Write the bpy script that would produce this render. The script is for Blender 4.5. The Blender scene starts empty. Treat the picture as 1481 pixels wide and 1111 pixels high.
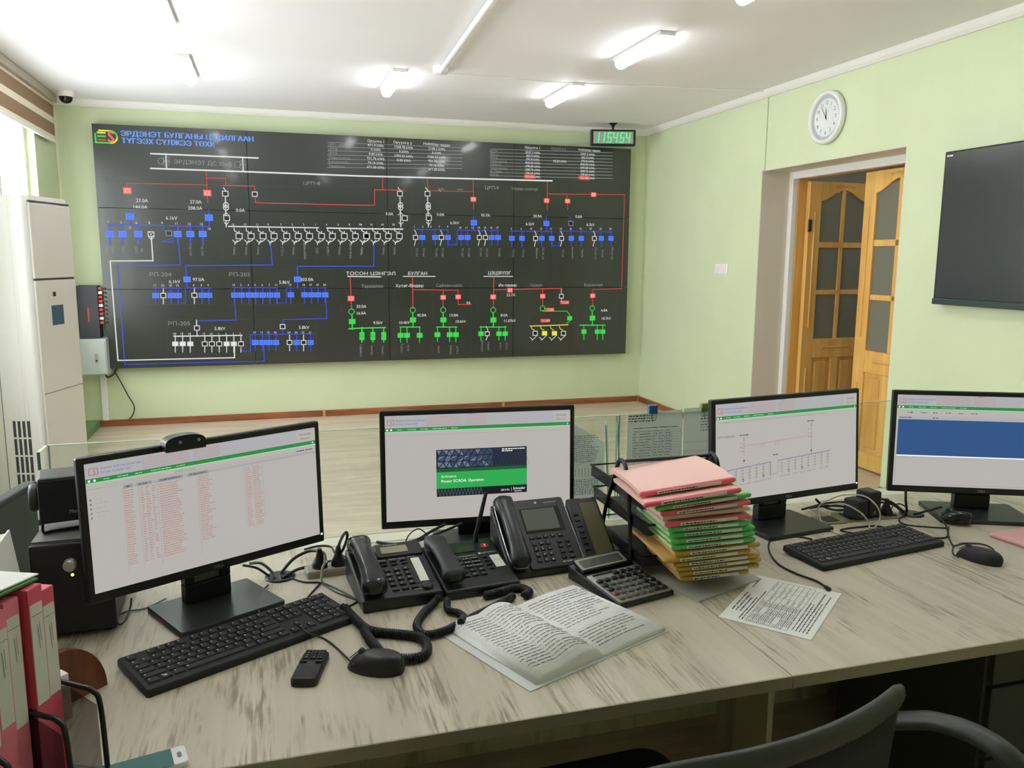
import bpy, math, random
import numpy as np
from mathutils import Matrix, Vector
from mathutils.geometry import delaunay_2d_cdt
random.seed(7)
SC = bpy.context.scene
COL = SC.collection

# ------------------------------------------------------------------ camera
W_, H_ = 1481, 1111
F_ = 1175.35
CAM = Vector((-3.698, -7.7281, 1.4874))
_yaw, _pit, _rol = .2894, -.1542, .0061
FW = Vector((math.sin(_yaw)*math.cos(_pit), math.cos(_yaw)*math.cos(_pit), math.sin(_pit)))
_r = Vector((math.cos(_yaw), -math.sin(_yaw), 0)); _u = _r.cross(FW)
RT = math.cos(_rol)*_r + math.sin(_rol)*_u
UP = math.cos(_rol)*_u - math.sin(_rol)*_r
cd = bpy.data.cameras.new('camera'); cam = bpy.data.objects.new('camera', cd); COL.objects.link(cam)
cd.sensor_width = 36; cd.lens = F_/W_*36; cd.clip_start = .05; cd.clip_end = 100
m = Matrix.Identity(4)
for i in range(3):
    m[i][0] = RT[i]; m[i][1] = UP[i]; m[i][2] = -FW[i]; m[i][3] = CAM[i]
cam.matrix_world = m
SC.camera = cam

# ------------------------------------------------------------------ world, exposure
SC.view_settings.view_transform = 'Standard'; SC.view_settings.look = 'None'
SC.view_settings.gamma = 1; SC.view_settings.use_curve_mapping = False
SC.view_settings.exposure = 0.16
w = bpy.data.worlds.new('sky'); SC.world = w; w.use_nodes = True
bg = w.node_tree.nodes['Background']; bg.inputs[0].default_value = (.90, .95, 1, 1); bg.inputs[1].default_value = 8.8
SC.cycles.use_denoising = True
SC.cycles.max_bounces = 8; SC.cycles.diffuse_bounces = 5; SC.cycles.transparent_max_bounces = 12
SC.cycles.sample_clamp_indirect = 6
LAMP = 25.0                                     # emission of the ceiling battens
# daylight portals in the two windows of the left wall
XL_LOW, XL_UP = -5.16, -5.345
WINS = [(-2.75, -.66), (-5.55, -3.45)]
ZS, ZH = .86, 2.48
for (ya, yb) in WINS:
    ld = bpy.data.lights.new('window_portal', 'AREA'); ld.shape = 'RECTANGLE'; ld.size = ZH-ZS; ld.size_y = yb-ya
    ld.cycles.is_portal = True
    lo = bpy.data.objects.new('window_portal', ld); COL.objects.link(lo)
    lo.location = (XL_UP-.02, (ya+yb)/2, (ZS+ZH)/2); lo.rotation_euler = (0, -math.pi/2, 0)

# ------------------------------------------------------------------ helpers
def at(px, py, x=None, y=None, z=None):
    d = FW + RT*((px-W_/2)/F_) + UP*((H_/2-py)/F_)
    if x is not None: t = (x-CAM.x)/d.x
    elif y is not None: t = (y-CAM.y)/d.y
    else: t = (z-CAM.z)/d.z
    return CAM + d*t
def proj(p):
    d = Vector(p)-CAM; z = d.dot(FW)
    return (W_/2+F_*d.dot(RT)/z, H_/2-F_*d.dot(UP)/z)
def lin(c):
    return tuple((v/255/12.92 if v/255 <= .04045 else ((v/255+.055)/1.055)**2.4) for v in c)
MATS = {}
def mat(name, rgb, rough=.5, metal=0, emit=0, spec=.5, noise=None, bump=None, coat=0, emit_rgb=None):
    """rgb is an sRGB colour of the thing itself; noise=(scale, amount) varies it, bump=(scale, strength)"""
    if name in MATS: return MATS[name]
    m = bpy.data.materials.new(name); m.use_nodes = True; nt = m.node_tree; b = nt.nodes['Principled BSDF']
    c = lin(rgb)+(1,)
    b.inputs['Base Color'].default_value = c
    b.inputs['Roughness'].default_value = rough; b.inputs['Metallic'].default_value = metal
    b.inputs['Specular IOR Level'].default_value = spec
    if coat: b.inputs['Coat Weight'].default_value = coat; b.inputs['Coat Roughness'].default_value = .08
    if emit:
        b.inputs['Emission Color'].default_value = lin(emit_rgb or rgb)+(1,); b.inputs['Emission Strength'].default_value = emit
    if noise or bump:
        tc = nt.nodes.new('ShaderNodeTexCoord')
    if noise:
        n = nt.nodes.new('ShaderNodeTexNoise'); n.inputs['Scale'].default_value = noise[0]; n.inputs['Detail'].default_value = 5
        nt.links.new(tc.outputs['Object'], n.inputs['Vector'])
        r = nt.nodes.new('ShaderNodeValToRGB'); r.color_ramp.elements[0].position = .3; r.color_ramp.elements[1].position = .7
        k = noise[1]
        r.color_ramp.elements[0].color = tuple(v*(1-k) for v in c[:3])+(1,)
        r.color_ramp.elements[1].color = tuple(min(1, v*(1+k)) for v in c[:3])+(1,)
        nt.links.new(n.outputs['Fac'], r.inputs['Fac']); nt.links.new(r.outputs['Color'], b.inputs['Base Color'])
    if bump:
        n2 = nt.nodes.new('ShaderNodeTexNoise'); n2.inputs['Scale'].default_value = bump[0]; n2.inputs['Detail'].default_value = 4
        nt.links.new(tc.outputs['Object'], n2.inputs['Vector'])
        bp = nt.nodes.new('ShaderNodeBump'); bp.inputs['Strength'].default_value = bump[1]; bp.inputs['Distance'].default_value = .004
        nt.links.new(n2.outputs['Fac'], bp.inputs['Height']); nt.links.new(bp.outputs['Normal'], b.inputs['Normal'])
    MATS[name] = m
    return m
def wood(name, rgb_a, rgb_b, stretch, rough=.45, pos=(.38, .62), fine=.12, scale=1.0, bump=.15):
    """streaky wood: stretch is the (x,y,z) texture scale, small along the grain"""
    if name in MATS: return MATS[name]
    m = bpy.data.materials.new(name); m.use_nodes = True; nt = m.node_tree; b = nt.nodes['Principled BSDF']
    b.inputs['Roughness'].default_value = rough
    tc = nt.nodes.new('ShaderNodeTexCoord'); mp = nt.nodes.new('ShaderNodeMapping'); mp.inputs['Scale'].default_value = stretch
    nt.links.new(tc.outputs['Object'], mp.inputs['Vector'])
    n = nt.nodes.new('ShaderNodeTexNoise'); n.inputs['Scale'].default_value = scale; n.inputs['Detail'].default_value = 8; n.inputs['Roughness'].default_value = .65
    n.inputs['Distortion'].default_value = .4
    nt.links.new(mp.outputs['Vector'], n.inputs['Vector'])
    r = nt.nodes.new('ShaderNodeValToRGB'); r.color_ramp.elements[0].position = pos[0]; r.color_ramp.elements[1].position = pos[1]
    r.color_ramp.elements[0].color = lin(rgb_a)+(1,); r.color_ramp.elements[1].color = lin(rgb_b)+(1,)
    nt.links.new(n.outputs['Fac'], r.inputs['Fac'])
    mp2 = nt.nodes.new('ShaderNodeMapping'); mp2.inputs['Scale'].default_value = tuple(s*4 for s in stretch)
    nt.links.new(tc.outputs['Object'], mp2.inputs['Vector'])
    n2 = nt.nodes.new('ShaderNodeTexNoise'); n2.inputs['Scale'].default_value = scale*1.6; n2.inputs['Detail'].default_value = 5
    nt.links.new(mp2.outputs['Vector'], n2.inputs['Vector'])
    mr = nt.nodes.new('ShaderNodeMapRange'); mr.inputs['To Min'].default_value = 1-fine; mr.inputs['To Max'].default_value = 1+fine
    nt.links.new(n2.outputs['Fac'], mr.inputs['Value'])
    mx = nt.nodes.new('ShaderNodeMix'); mx.data_type = 'RGBA'; mx.blend_type = 'MULTIPLY'; mx.inputs['Factor'].default_value = 1
    nt.links.new(r.outputs['Color'], mx.inputs['A']); nt.links.new(mr.outputs['Result'], mx.inputs['B'])
    nt.links.new(mx.outputs['Result'], b.inputs['Base Color'])
    bp = nt.nodes.new('ShaderNodeBump'); bp.inputs['Strength'].default_value = bump; bp.inputs['Distance'].default_value = .002
    nt.links.new(n.outputs['Fac'], bp.inputs['Height']); nt.links.new(bp.outputs['Normal'], b.inputs['Normal'])
    MATS[name] = m
    return m
def glass(name, rgb=(255, 255, 255), gloss=.06, rough=.02):
    if name in MATS: return MATS[name]
    m = bpy.data.materials.new(name); m.use_nodes = True; nt = m.node_tree
    nt.nodes.remove(nt.nodes['Principled BSDF'])
    t = nt.nodes.new('ShaderNodeBsdfTransparent'); t.inputs[0].default_value = lin(rgb)+(1,)
    g = nt.nodes.new('ShaderNodeBsdfGlossy'); g.inputs['Roughness'].default_value = rough
    mx = nt.nodes.new('ShaderNodeMixShader'); mx.inputs[0].default_value = gloss
    nt.links.new(t.outputs[0], mx.inputs[1]); nt.links.new(g.outputs[0], mx.inputs[2])
    nt.links.new(mx.outputs[0], nt.nodes['Material Output'].inputs['Surface'])
    MATS[name] = m
    return m
def frosted(name, rgb, alpha=.5, rough=.3):
    """patterned or clouded glass and clear plastic: part body colour, part see-through"""
    if name in MATS: return MATS[name]
    m = bpy.data.materials.new(name); m.use_nodes = True; b = m.node_tree.nodes['Principled BSDF']
    b.inputs['Base Color'].default_value = lin(rgb)+(1,); b.inputs['Roughness'].default_value = rough; b.inputs['Alpha'].default_value = alpha
    MATS[name] = m
    return m

def thin_paper(name, rgb):
    if name in MATS: return MATS[name]
    m = bpy.data.materials.new(name); m.use_nodes = True; nt = m.node_tree; nt.nodes.remove(nt.nodes['Principled BSDF'])
    d = nt.nodes.new('ShaderNodeBsdfDiffuse'); t = nt.nodes.new('ShaderNodeBsdfTranslucent'); mx = nt.nodes.new('ShaderNodeMixShader'); mx.inputs[0].default_value = .5
    d.inputs[0].default_value = t.inputs[0].default_value = lin(rgb)+(1,)
    nt.links.new(d.outputs[0], mx.inputs[1]); nt.links.new(t.outputs[0], mx.inputs[2]); nt.links.new(mx.outputs[0], nt.nodes['Material Output'].inputs['Surface'])
    MATS[name] = m
    return m
def whitewash(name, light, dark, edge=None):
    """pale board with clusters of fine dark streaks along y"""
    m = bpy.data.materials.new(name); m.use_nodes = True; nt = m.node_tree; b = nt.nodes['Principled BSDF']; b.inputs['Roughness'].default_value = .42
    tc = nt.nodes.new('ShaderNodeTexCoord')
    def noise(scale, detail, dist=.3):
        mp = nt.nodes.new('ShaderNodeMapping'); mp.inputs['Scale'].default_value = scale; nt.links.new(tc.outputs['Object'], mp.inputs['Vector'])
        n = nt.nodes.new('ShaderNodeTexNoise'); n.inputs['Scale'].default_value = 1; n.inputs['Detail'].default_value = detail; n.inputs['Roughness'].default_value = .6; n.inputs['Distortion'].default_value = dist
        nt.links.new(mp.outputs['Vector'], n.inputs['Vector']); return n.outputs['Fac']
    def rng(sock, a, c, lo, hi):
        r = nt.nodes.new('ShaderNodeMapRange'); r.inputs['From Min'].default_value = a; r.inputs['From Max'].default_value = c; r.inputs['To Min'].default_value = lo; r.inputs['To Max'].default_value = hi
        nt.links.new(sock, r.inputs['Value']); return r.outputs['Result']
    def mul(a, c):
        k = nt.nodes.new('ShaderNodeMath'); k.operation = 'MULTIPLY'; nt.links.new(a, k.inputs[0]); nt.links.new(c, k.inputs[1]); return k.outputs[0]
    fine = rng(noise((150, 9, 1), 4), .44, .60, 0, 1); patch = rng(noise((13, 3.2, 1), 3, .8), .47, .66, 0, 1); broad = rng(noise((22, 1.3, 1), 5), .35, .65, .0, .30)
    k = mul(fine, patch); ad = nt.nodes.new('ShaderNodeMath'); ad.operation = 'ADD'; ad.use_clamp = True; nt.links.new(k, ad.inputs[0]); nt.links.new(broad, ad.inputs[1])
    mx = nt.nodes.new('ShaderNodeMix'); mx.data_type = 'RGBA'; nt.links.new(ad.outputs[0], mx.inputs['Factor'])
    mx.inputs['A'].default_value = lin(light)+(1,); mx.inputs['B'].default_value = lin(dark)+(1,)
    nt.links.new(mx.outputs['Result'], b.inputs['Base Color'])
    bp = nt.nodes.new('ShaderNodeBump'); bp.inputs['Strength'].default_value = .2; bp.inputs['Distance'].default_value = .001; bp.invert = True
    nt.links.new(k, bp.inputs['Height']); nt.links.new(bp.outputs['Normal'], b.inputs['Normal'])
    MATS[name] = m
    return m

class MB:
    """collects shapes and links them as ONE mesh object"""
    def __init__(s, M=None):
        s.v = []; s.f = []; s.mi = []; s.mats = []; s.M = M or Matrix.Identity(4); s.sm = []
    def _m(s, m):
        if m not in s.mats: s.mats.append(m)
        return s.mats.index(m)
    def add(s, vs, fs, m, smooth=False):
        o = len(s.v); k = s._m(m)
        s.v += [tuple(s.M @ Vector(p)) for p in vs]
        for f in fs: s.f.append([i+o for i in f]); s.mi.append(k); s.sm.append(smooth)
    def box(s, x0, x1, y0, y1, z0, z1, m):
        vs = [(x, y, z) for z in (z0, z1) for y in (y0, y1) for x in (x0, x1)]
        s.add(vs, [(0, 2, 3, 1), (4, 5, 7, 6), (0, 1, 5, 4), (1, 3, 7, 5), (3, 2, 6, 7), (2, 0, 4, 6)], m)
    def cbox(s, x0, x1, y0, y1, z0, z1, m, c=.003):
        """box with its top and bottom edges chamfered"""
        vs = []
        for z, k in ((z0, c), (z0+c, 0), (z1-c, 0), (z1, c)):
            vs += [(x0+k, y0+k, z), (x1-k, y0+k, z), (x1-k, y1-k, z), (x0+k, y1-k, z)]
        fs = [(3, 2, 1, 0), (12, 13, 14, 15)]
        for l in range(3):
            for i in range(4): fs.append((l*4+i, l*4+(i+1) % 4, l*4+4+(i+1) % 4, l*4+4+i))
        s.add(vs, fs, m)
    def prism(s, poly, z0, z1, m, smooth=False):
        n = len(poly); vs = [(x, y, z0) for x, y in poly]+[(x, y, z1) for x, y in poly]
        s.add(vs, [list(range(n))[::-1], list(range(n, 2*n))], m)
        s.add(vs, [(i, (i+1) % n, n+(i+1) % n, n+i) for i in range(n)], m, smooth)
    def rprism(s, x0, x1, y0, y1, z0, z1, r, m, n=5, c=0):
        """rounded-corner plate; c chamfers its top edge"""
        def loop(k):
            p = []
            rr = max(r-k, 1e-4)
            for cx, cy, a0 in ((x1-r, y1-r, 0), (x0+r, y1-r, 90), (x0+r, y0+r, 180), (x1-r, y0+r, 270)):
                for i in range(n+1):
                    a = math.radians(a0+90*i/n); p.append((cx+rr*math.cos(a), cy+rr*math.sin(a)))
            return p
        lv = [(z0, 0), (z1-c, 0), (z1, c)] if c else [(z0, 0), (z1, 0)]
        vs = []; N = 4*(n+1)
        for z, k in lv: vs += [(x, y, z) for x, y in loop(k)]
        fs = []
        for l in range(len(lv)-1): fs += [(l*N+i, l*N+(i+1) % N, (l+1)*N+(i+1) % N, (l+1)*N+i) for i in range(N)]
        s.add(vs, fs, m, True)
        s.add(vs, [list(range(N))[::-1], [(len(lv)-1)*N+i for i in range(N)]], m)
    def tube(s, path, r, m, n=8, closed=False, caps=True, sx=1.0):
        P = [Vector(p) for p in path]; N = len(P); vs = []; up = Vector((0, 0, 1)); last = None
        R = r if isinstance(r, (list, tuple)) else [r]*N
        for i, p in enumerate(P):
            if closed: t = P[(i+1) % N]-P[i-1]
            else: t = P[min(i+1, N-1)]-P[max(i-1, 0)]
            t.normalize()
            if last is None:
                a = t.cross(up)
                if a.length < .05: a = t.cross(Vector((1, 0, 0)))
            else:
                a = last-t*last.dot(t)
            a.normalize(); last = a; b = t.cross(a)
            for k in range(n):
                th = 2*math.pi*k/n; vs.append(p+(a*math.cos(th)*sx+b*math.sin(th))*R[i])
        fs = []
        for i in range(N if closed else N-1):
            j = (i+1) % N
            fs += [(i*n+k, j*n+k, j*n+(k+1) % n, i*n+(k+1) % n) for k in range(n)]
        s.add(vs, fs, m, True)
        if caps and not closed: s.add(vs, [list(range(n)), list(range((N-1)*n, N*n))[::-1]], m)
    def cyl(s, p, q, r, m, n=16, r2=None):
        s.tube([p, q], [r, r if r2 is None else r2], m, n)
    def lathe(s, prof, m, n=24, axis='z', c=(0, 0, 0)):
        vs = []
        for r, h in prof:
            for k in range(n):
                a = 2*math.pi*k/n; x, y = r*math.cos(a), r*math.sin(a)
                p = (x, y, h) if axis == 'z' else ((h, x, y) if axis == 'x' else (x, h, y))
                vs.append((p[0]+c[0], p[1]+c[1], p[2]+c[2]))
        fs = [(i*n+k, i*n+(k+1) % n, (i+1)*n+(k+1) % n, (i+1)*n+k) for i in range(len(prof)-1) for k in range(n)]
        s.add(vs, fs, m, True)
        s.add(vs, [list(range(n))[::-1], list(range((len(prof)-1)*n, len(prof)*n))], m)
    def grid(s, fn, nu, nv, m, smooth=True):
        vs = [fn(i/nu, j/nv) for j in range(nv+1) for i in range(nu+1)]
        s.add(vs, [(j*(nu+1)+i, j*(nu+1)+i+1, (j+1)*(nu+1)+i+1, (j+1)*(nu+1)+i) for j in range(nv) for i in range(nu)], m, smooth)
    def loft(s, rings, m, smooth=True):
        n = len(rings[0]); vs = [p for r in rings for p in r]
        s.add(vs, [(i*n+k, i*n+(k+1) % n, (i+1)*n+(k+1) % n, (i+1)*n+k) for i in range(len(rings)-1) for k in range(n)], m, smooth)
        s.add(vs, [list(range(n))[::-1], list(range((len(rings)-1)*n, len(rings)*n))], m, smooth)
    def mesh(s, name):
        me = bpy.data.meshes.new(name); me.from_pydata(s.v, [], s.f)
        for m in s.mats: me.materials.append(m)
        me.polygons.foreach_set('material_index', s.mi); me.polygons.foreach_set('use_smooth', s.sm)
        me.update()
        return me
    def build(s, name, parent=None, bevel=0, seg=2):
        return link(name, s.mesh(name), parent, bevel, seg)
def link(name, me, parent=None, bevel=0, seg=2):
    o = bpy.data.objects.new(name, me); COL.objects.link(o)
    if parent: o.parent = parent
    if bevel:
        b = o.modifiers.new('bevel', 'BEVEL'); b.width = bevel; b.segments = seg; b.limit_method = 'ANGLE'; b.angle_limit = math.radians(40)
    return o
def tag(o, label, cat=None, group=None, kind=None):
    o['label'] = label
    if cat: o['category'] = cat
    if group: o['group'] = group
    if kind: o['kind'] = kind
    return o
def thing(name, label, cat, loc=(0, 0, 0), rz=0, group=None, rx=0, ry=0):
    o = bpy.data.objects.new(name, None); COL.objects.link(o); o.location = loc; o.rotation_euler = (rx, ry, rz); o.empty_display_size = .05
    return tag(o, label, cat, group)
def struct(o, label, cat): return tag(o, label, cat, kind='structure')
def spline(pts, n=8):
    P = [Vector(p) for p in pts]; out = []
    for i in range(len(P)-1):
        p0, p1, p2, p3 = P[max(i-1, 0)], P[i], P[i+1], P[min(i+2, len(P)-1)]
        for k in range(n):
            t = k/n
            out.append(.5*((2*p1)+(p2-p0)*t+(2*p0-5*p1+4*p2-p3)*t*t+(3*p1-p0-3*p2+p3)*t**3))
    out.append(P[-1])
    return out

# flat print: text, lines and patches on a plane (local x right, y up, z towards the viewer)
_tc = bpy.data.curves.new('print', 'FONT'); _tc.resolution_u = 2; _tc.fill_mode = 'NONE'
_to = bpy.data.objects.new('print', _tc)
_cache = {}
def glyphs(s):
    """outline of the lettering, triangulated, keeping what lies inside by winding"""
    if s not in _cache:
        _tc.body = s
        me = bpy.data.meshes.new_from_object(_to)
        if not me.vertices:
            bpy.data.meshes.remove(me); _cache[s] = ([], []); return _cache[s]
        co = np.array([(v.co.x, v.co.y) for v in me.vertices]); ed = np.array([tuple(e.vertices) for e in me.edges])
        bpy.data.meshes.remove(me)
        r = delaunay_2d_cdt([Vector(q)*10 for q in co.tolist()], [tuple(e) for e in ed.tolist()], [], 1, 1e-5)
        V_ = np.array([(v.x/10, v.y/10) for v in r[0]]); F_t = np.array(r[2])
        cen = V_[F_t].mean(1); a, b = co[ed[:, 0]], co[ed[:, 1]]
        y = cen[:, 1:2]; up = (a[None, :, 1] <= y) & (b[None, :, 1] > y); dn = (a[None, :, 1] > y) & (b[None, :, 1] <= y)
        dy = b[:, 1]-a[:, 1]; dy = np.where(abs(dy) < 1e-12, 1e-12, dy)
        right = (a[:, 0]+(y-a[:, 1])/dy*(b[:, 0]-a[:, 0])) > cen[:, 0:1]
        wind = (up & right).sum(1)-(dn & right).sum(1)
        _cache[s] = ([(q[0], q[1], 0) for q in V_.tolist()], F_t[wind != 0].tolist())
    return _cache[s]
class Print(MB):
    dz = .0004
    def quad(s, a, b, c, d, m, l=1): s.add([(p[0], p[1], l*s.dz) for p in (a, b, c, d)], [(0, 1, 2, 3)], m)
    def rect(s, x0, y0, x1, y1, m, l=1):
        s.quad((min(x0, x1), min(y0, y1)), (max(x0, x1), min(y0, y1)), (max(x0, x1), max(y0, y1)), (min(x0, x1), max(y0, y1)), m, l)
    def line(s, pts, wd, m, l=1):
        for p, q in zip(pts, pts[1:]):
            d = Vector((q[0]-p[0], q[1]-p[1]))
            if d.length < 1e-7: continue
            d.normalize(); n = Vector((-d.y, d.x))*wd/2; e = d*wd/2
            p_ = Vector(p)-e; q_ = Vector(q)+e
            s.quad(p_-n, q_-n, q_+n, p_+n, m, l)
    def ring(s, c, r, wd, m, l=1, n=14, a0=0, a1=360):
        pts = [(c[0]+r*math.cos(math.radians(a0+(a1-a0)*i/n)), c[1]+r*math.sin(math.radians(a0+(a1-a0)*i/n))) for i in range(n+1)]
        s.line(pts, wd, m, l)
    def disc(s, c, r, m, l=1, n=14):
        s.add([(c[0]+r*math.cos(2*math.pi*i/n), c[1]+r*math.sin(2*math.pi*i/n), l*s.dz) for i in range(n)], [list(range(n))], m)
    def frame(s, c, w, h, wd, m, l=1):
        x0, x1, y0, y1 = c[0]-w/2, c[0]+w/2, c[1]-h/2, c[1]+h/2
        s.line([(x0, y0), (x1, y0), (x1, y1), (x0, y1), (x0, y0)], wd, m, l)
    def text(s, t, p, h, m, l=1, rot=0, align='c', width=None):
        """h: cap height; width: squeeze to this length"""
        vs, fs = glyphs(t)
        if not vs: return
        x0 = min(v[0] for v in vs); x1 = max(v[0] for v in vs)
        k = h/.73; kx = k if width is None else width/max(x1-x0, 1e-6)
        off = {'c': (x0+x1)/2, 'l': x0, 'r': x1}[align]
        c, sn = math.cos(rot), math.sin(rot)
        out = []
        for v in vs:
            x, y = (v[0]-off)*kx, (v[1]-.365)*k
            out.append((p[0]+c*x-sn*y, p[1]+sn*x+c*y, l*s.dz))
        s.add(out, fs, m)
    def words(s, x0, x1, y, h, m, l=1, dens=.75, wl=(.4, 1.2)):
        """a run of illegible small print: word-like dashes of height h"""
        x = x0
        while x < x1:
            wd = h*random.uniform(*wl)*2.2
            if x+wd > x1: break
            s.rect(x, y-h/2*random.uniform(.6, 1), x+wd, y+h/2*random.uniform(.6, 1), m, l)
            x += wd+h*random.uniform(.4, .9)*(1.6-dens)

# ------------------------------------------------------------------ materials
M_wall = mat('wall_paint_green', (207, 218, 180), .55, noise=(2.2, .03), bump=(60, .08))
M_ceil = mat('ceiling_paint', (240, 240, 243), .7, noise=(1.2, .02), bump=(25, .08))
M_white = mat('white_paint', (232, 230, 224), .5)
M_reveal = mat('door_reveal_paint', (216, 209, 192), .6)
M_pvc = mat('white_pvc', (238, 238, 236), .3)
M_floor = wood('floor_laminate', (192, 172, 152), (214, 197, 178), (1.2, 9, 1), .32, bump=.05)
M_desk = whitewash('desk_whitewashed_wood', (200, 192, 171), (142, 132, 110))
M_deskedge = mat('desk_edge_band', (160, 152, 128), .5)
M_panel = wood('desk_panel_wood', (150, 140, 116), (196, 187, 162), (14, 14, 1.5), .5, pos=(.3, .5))
M_skirt = wood('skirting_wood', (120, 66, 36), (160, 96, 58), (2, 2, 30), .4)
M_skirtjoint = mat('skirting_joint', (205, 150, 95), .4)
M_door = wood('pine_varnish', (206, 152, 72), (238, 194, 112), (9, 9, .8), .3, pos=(.3, .7), fine=.1)
M_doorlow = wood('pine_varnish_panel', (196, 142, 66), (228, 180, 100), (9, 9, .8), .3, pos=(.3, .7), fine=.1)
M_doorglass = frosted('patterned_door_glass', (128, 128, 112), .8, .25)
M_blk = mat('black_plastic', (24, 25, 27), .38)
M_blkm = mat('black_matte', (20, 21, 22), .6)
M_blkg = mat('black_gloss', (14, 15, 16), .12)
M_grey = mat('grey_plastic', (110, 112, 112), .45)
M_dkgrey = mat('dark_grey_plastic', (52, 54, 55), .45)
M_metal = mat('brushed_metal', (190, 190, 188), .3, 1)
M_chrome = mat('chrome', (220, 220, 220), .12, 1)
M_paper = mat('paper', (232, 232, 226), .7)
M_ink = mat('ink', (40, 40, 48), .8)
M_ink2 = mat('faint_ink', (110, 112, 120), .8)

# ================================================================== STRUCTURE
ZC = 2.755
YF = -9.6
b = MB(); b.box(-5.6, 2.6, YF-.2, .2, -.1, 0, M_floor); struct(b.build('floor'), 'beige laminate floor of the control room', 'floor')
b = MB(); b.box(-5.6, .1, YF-.2, .2, ZC, ZC+.1, M_ceil); struct(b.build('ceiling'), 'white painted ceiling', 'ceiling')
b = MB(); b.box(-5.6, 2.6, 0, .2, 0, ZC, M_wall); struct(b.build('wall_back'), 'pale green wall behind the video wall', 'wall')
b = MB(); b.box(-5.6, 2.6, YF-.2, YF, 0, ZC, M_wall); struct(b.build('wall_front'), 'pale green wall behind the viewer', 'wall')
# right wall with the door opening
DY1, DY2, DZT, WT = -2.065, -3.575, 2.166, .42
b = MB()
b.box(0, WT, DY1, 0, 0, ZC, M_wall); b.box(0, WT, YF, DY2, 0, ZC, M_wall); b.box(0, WT, DY2, DY1, DZT, ZC, M_wall)
wr = struct(b.build('wall_right'), 'pale green right wall with the doorway', 'wall')
b = MB()
b.box(0.002, .25, DY1-.006, DY1, 0, DZT, M_reveal); b.box(0.002, .25, DY2, DY2+.006, 0, DZT, M_reveal); b.box(0.002, .25, DY2, DY1, DZT-.006, DZT, M_reveal)
struct(b.build('trim_1'), 'greyish white plastered reveal of the doorway', 'trim')
b = MB()
b.box(.25, .30, DY1-.05, DY1, 0, DZT, M_pvc); b.box(.25, .30, DY2, DY2+.05, 0, DZT, M_pvc); b.box(.25, .30, DY2+.05, DY1-.05, DZT-.06, DZT, M_pvc)
struct(b.build('trim_2', bevel=.006), 'white moulding around the wooden double door', 'trim')
# corridor beyond the door
b = MB()
b.box(2.5, 2.6, -5.6, -.4, 0, ZC, M_white); b.box(WT, 2.6, -.5, -.4, 0, ZC, M_white); b.box(WT, 2.6, -5.6, -5.5, 0, ZC, M_white); b.box(.1, 2.6, -5.6, -.4, ZC, ZC+.1, M_white)
struct(b.build('wall_corridor'), 'white corridor walls beyond the doorway', 'wall')
# left wall: low part, then the window band set back
b = MB()
b.box(-5.6, XL_UP, YF, 0, 0, ZS-.04, M_wall)
b.box(-5.6, XL_UP, YF, 0, ZH, ZC, M_wall)
ys = [YF]+[v for wnd in sorted(WINS) for v in wnd]+[0]
for a, c in zip(ys[0::2], ys[1::2]): b.box(-5.6, XL_UP, a, c, ZS-.04, ZH, M_wall)
struct(b.build('wall_left'), 'pale green window wall on the left', 'wall')
b = MB(); b.box(-5.36, XL_UP+.06, YF+.01, -.45, ZS-.04, ZS, M_pvc)
struct(b.build('trim_3', bevel=.008), 'white window sill along the left wall', 'sill')
b = MB(); b.box(XL_UP, XL_LOW, YF, 0, 0, .06, mat('plinth_green', (104, 142, 96), .5)); struct(b.build('trim_8'), 'dark green painted plinth at the foot of the left wall', 'trim')
M_pane = glass('window_pane_glass')
for i, (ya, yb) in enumerate(WINS):
    wobj = bpy.data.objects.new('window_%d' % (i+1), None); COL.objects.link(wobj); wobj.location = (XL_UP-.1, (ya+yb)/2, ZS)
    struct(wobj, ['white framed window at the left beside the corner', 'white framed second window of the left wall, nearer the viewer'][i], 'window')
    hw = (yb-ya)/2; hh = ZH-ZS; b = MB()
    for a, c in ((-hw, -hw+.06), (hw-.06, hw)): b.box(-.03, .04, a, c, 0, hh, M_pvc)
    b.box(-.03, .04, -hw, hw, 0, .06, M_pvc); b.box(-.03, .04, -hw, hw, hh-.06, hh, M_pvc)
    b.build('window_frame', wobj, .004)
    for k in (-1, 1):
        b = MB(); b.box(-.025, .035, k*hw/3-.035, k*hw/3+.035, .06, hh-.06, M_pvc); b.build('mullion', wobj, .004)
    for k in (-1, 0, 1):
        b = MB(); b.box(0, .006, k*hw*2/3-hw/3+.04, k*hw*2/3+hw/3-.04, .06, hh-.06, M_pane); b.build('pane', wobj)
# cornice
M_corn = mat('cornice_white', (236, 235, 230), .5)
def cornice(name, p, q, nrm, label):
    b = MB(); d = Vector(q)-Vector(p); n = Vector(nrm)
    prof = [(0, 0), (.012, 0), (.03, .018), (.042, .036), (.05, .05), (0, .05)]
    vs = []
    for e in (p, q):
        for a, z in prof: vs.append((e[0]+n.x*a, e[1]+n.y*a, 2.705+z))
    k = len(prof)
    b.add(vs, [(i, (i+1) % k, k+(i+1) % k, k+i) for i in range(k)]+[list(range(k)), list(range(k, 2*k))[::-1]], M_corn)
    struct(b.build(name), label, 'cornice')
cornice('trim_4', (-5.345, -.001, 0), (-.001, -.001, 0), (0, -1, 0), 'white cornice above the video wall')
cornice('trim_5', (-.001, -.05, 0), (-.001, YF, 0), (-1, 0, 0), 'white cornice along the top of the right wall')
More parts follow.
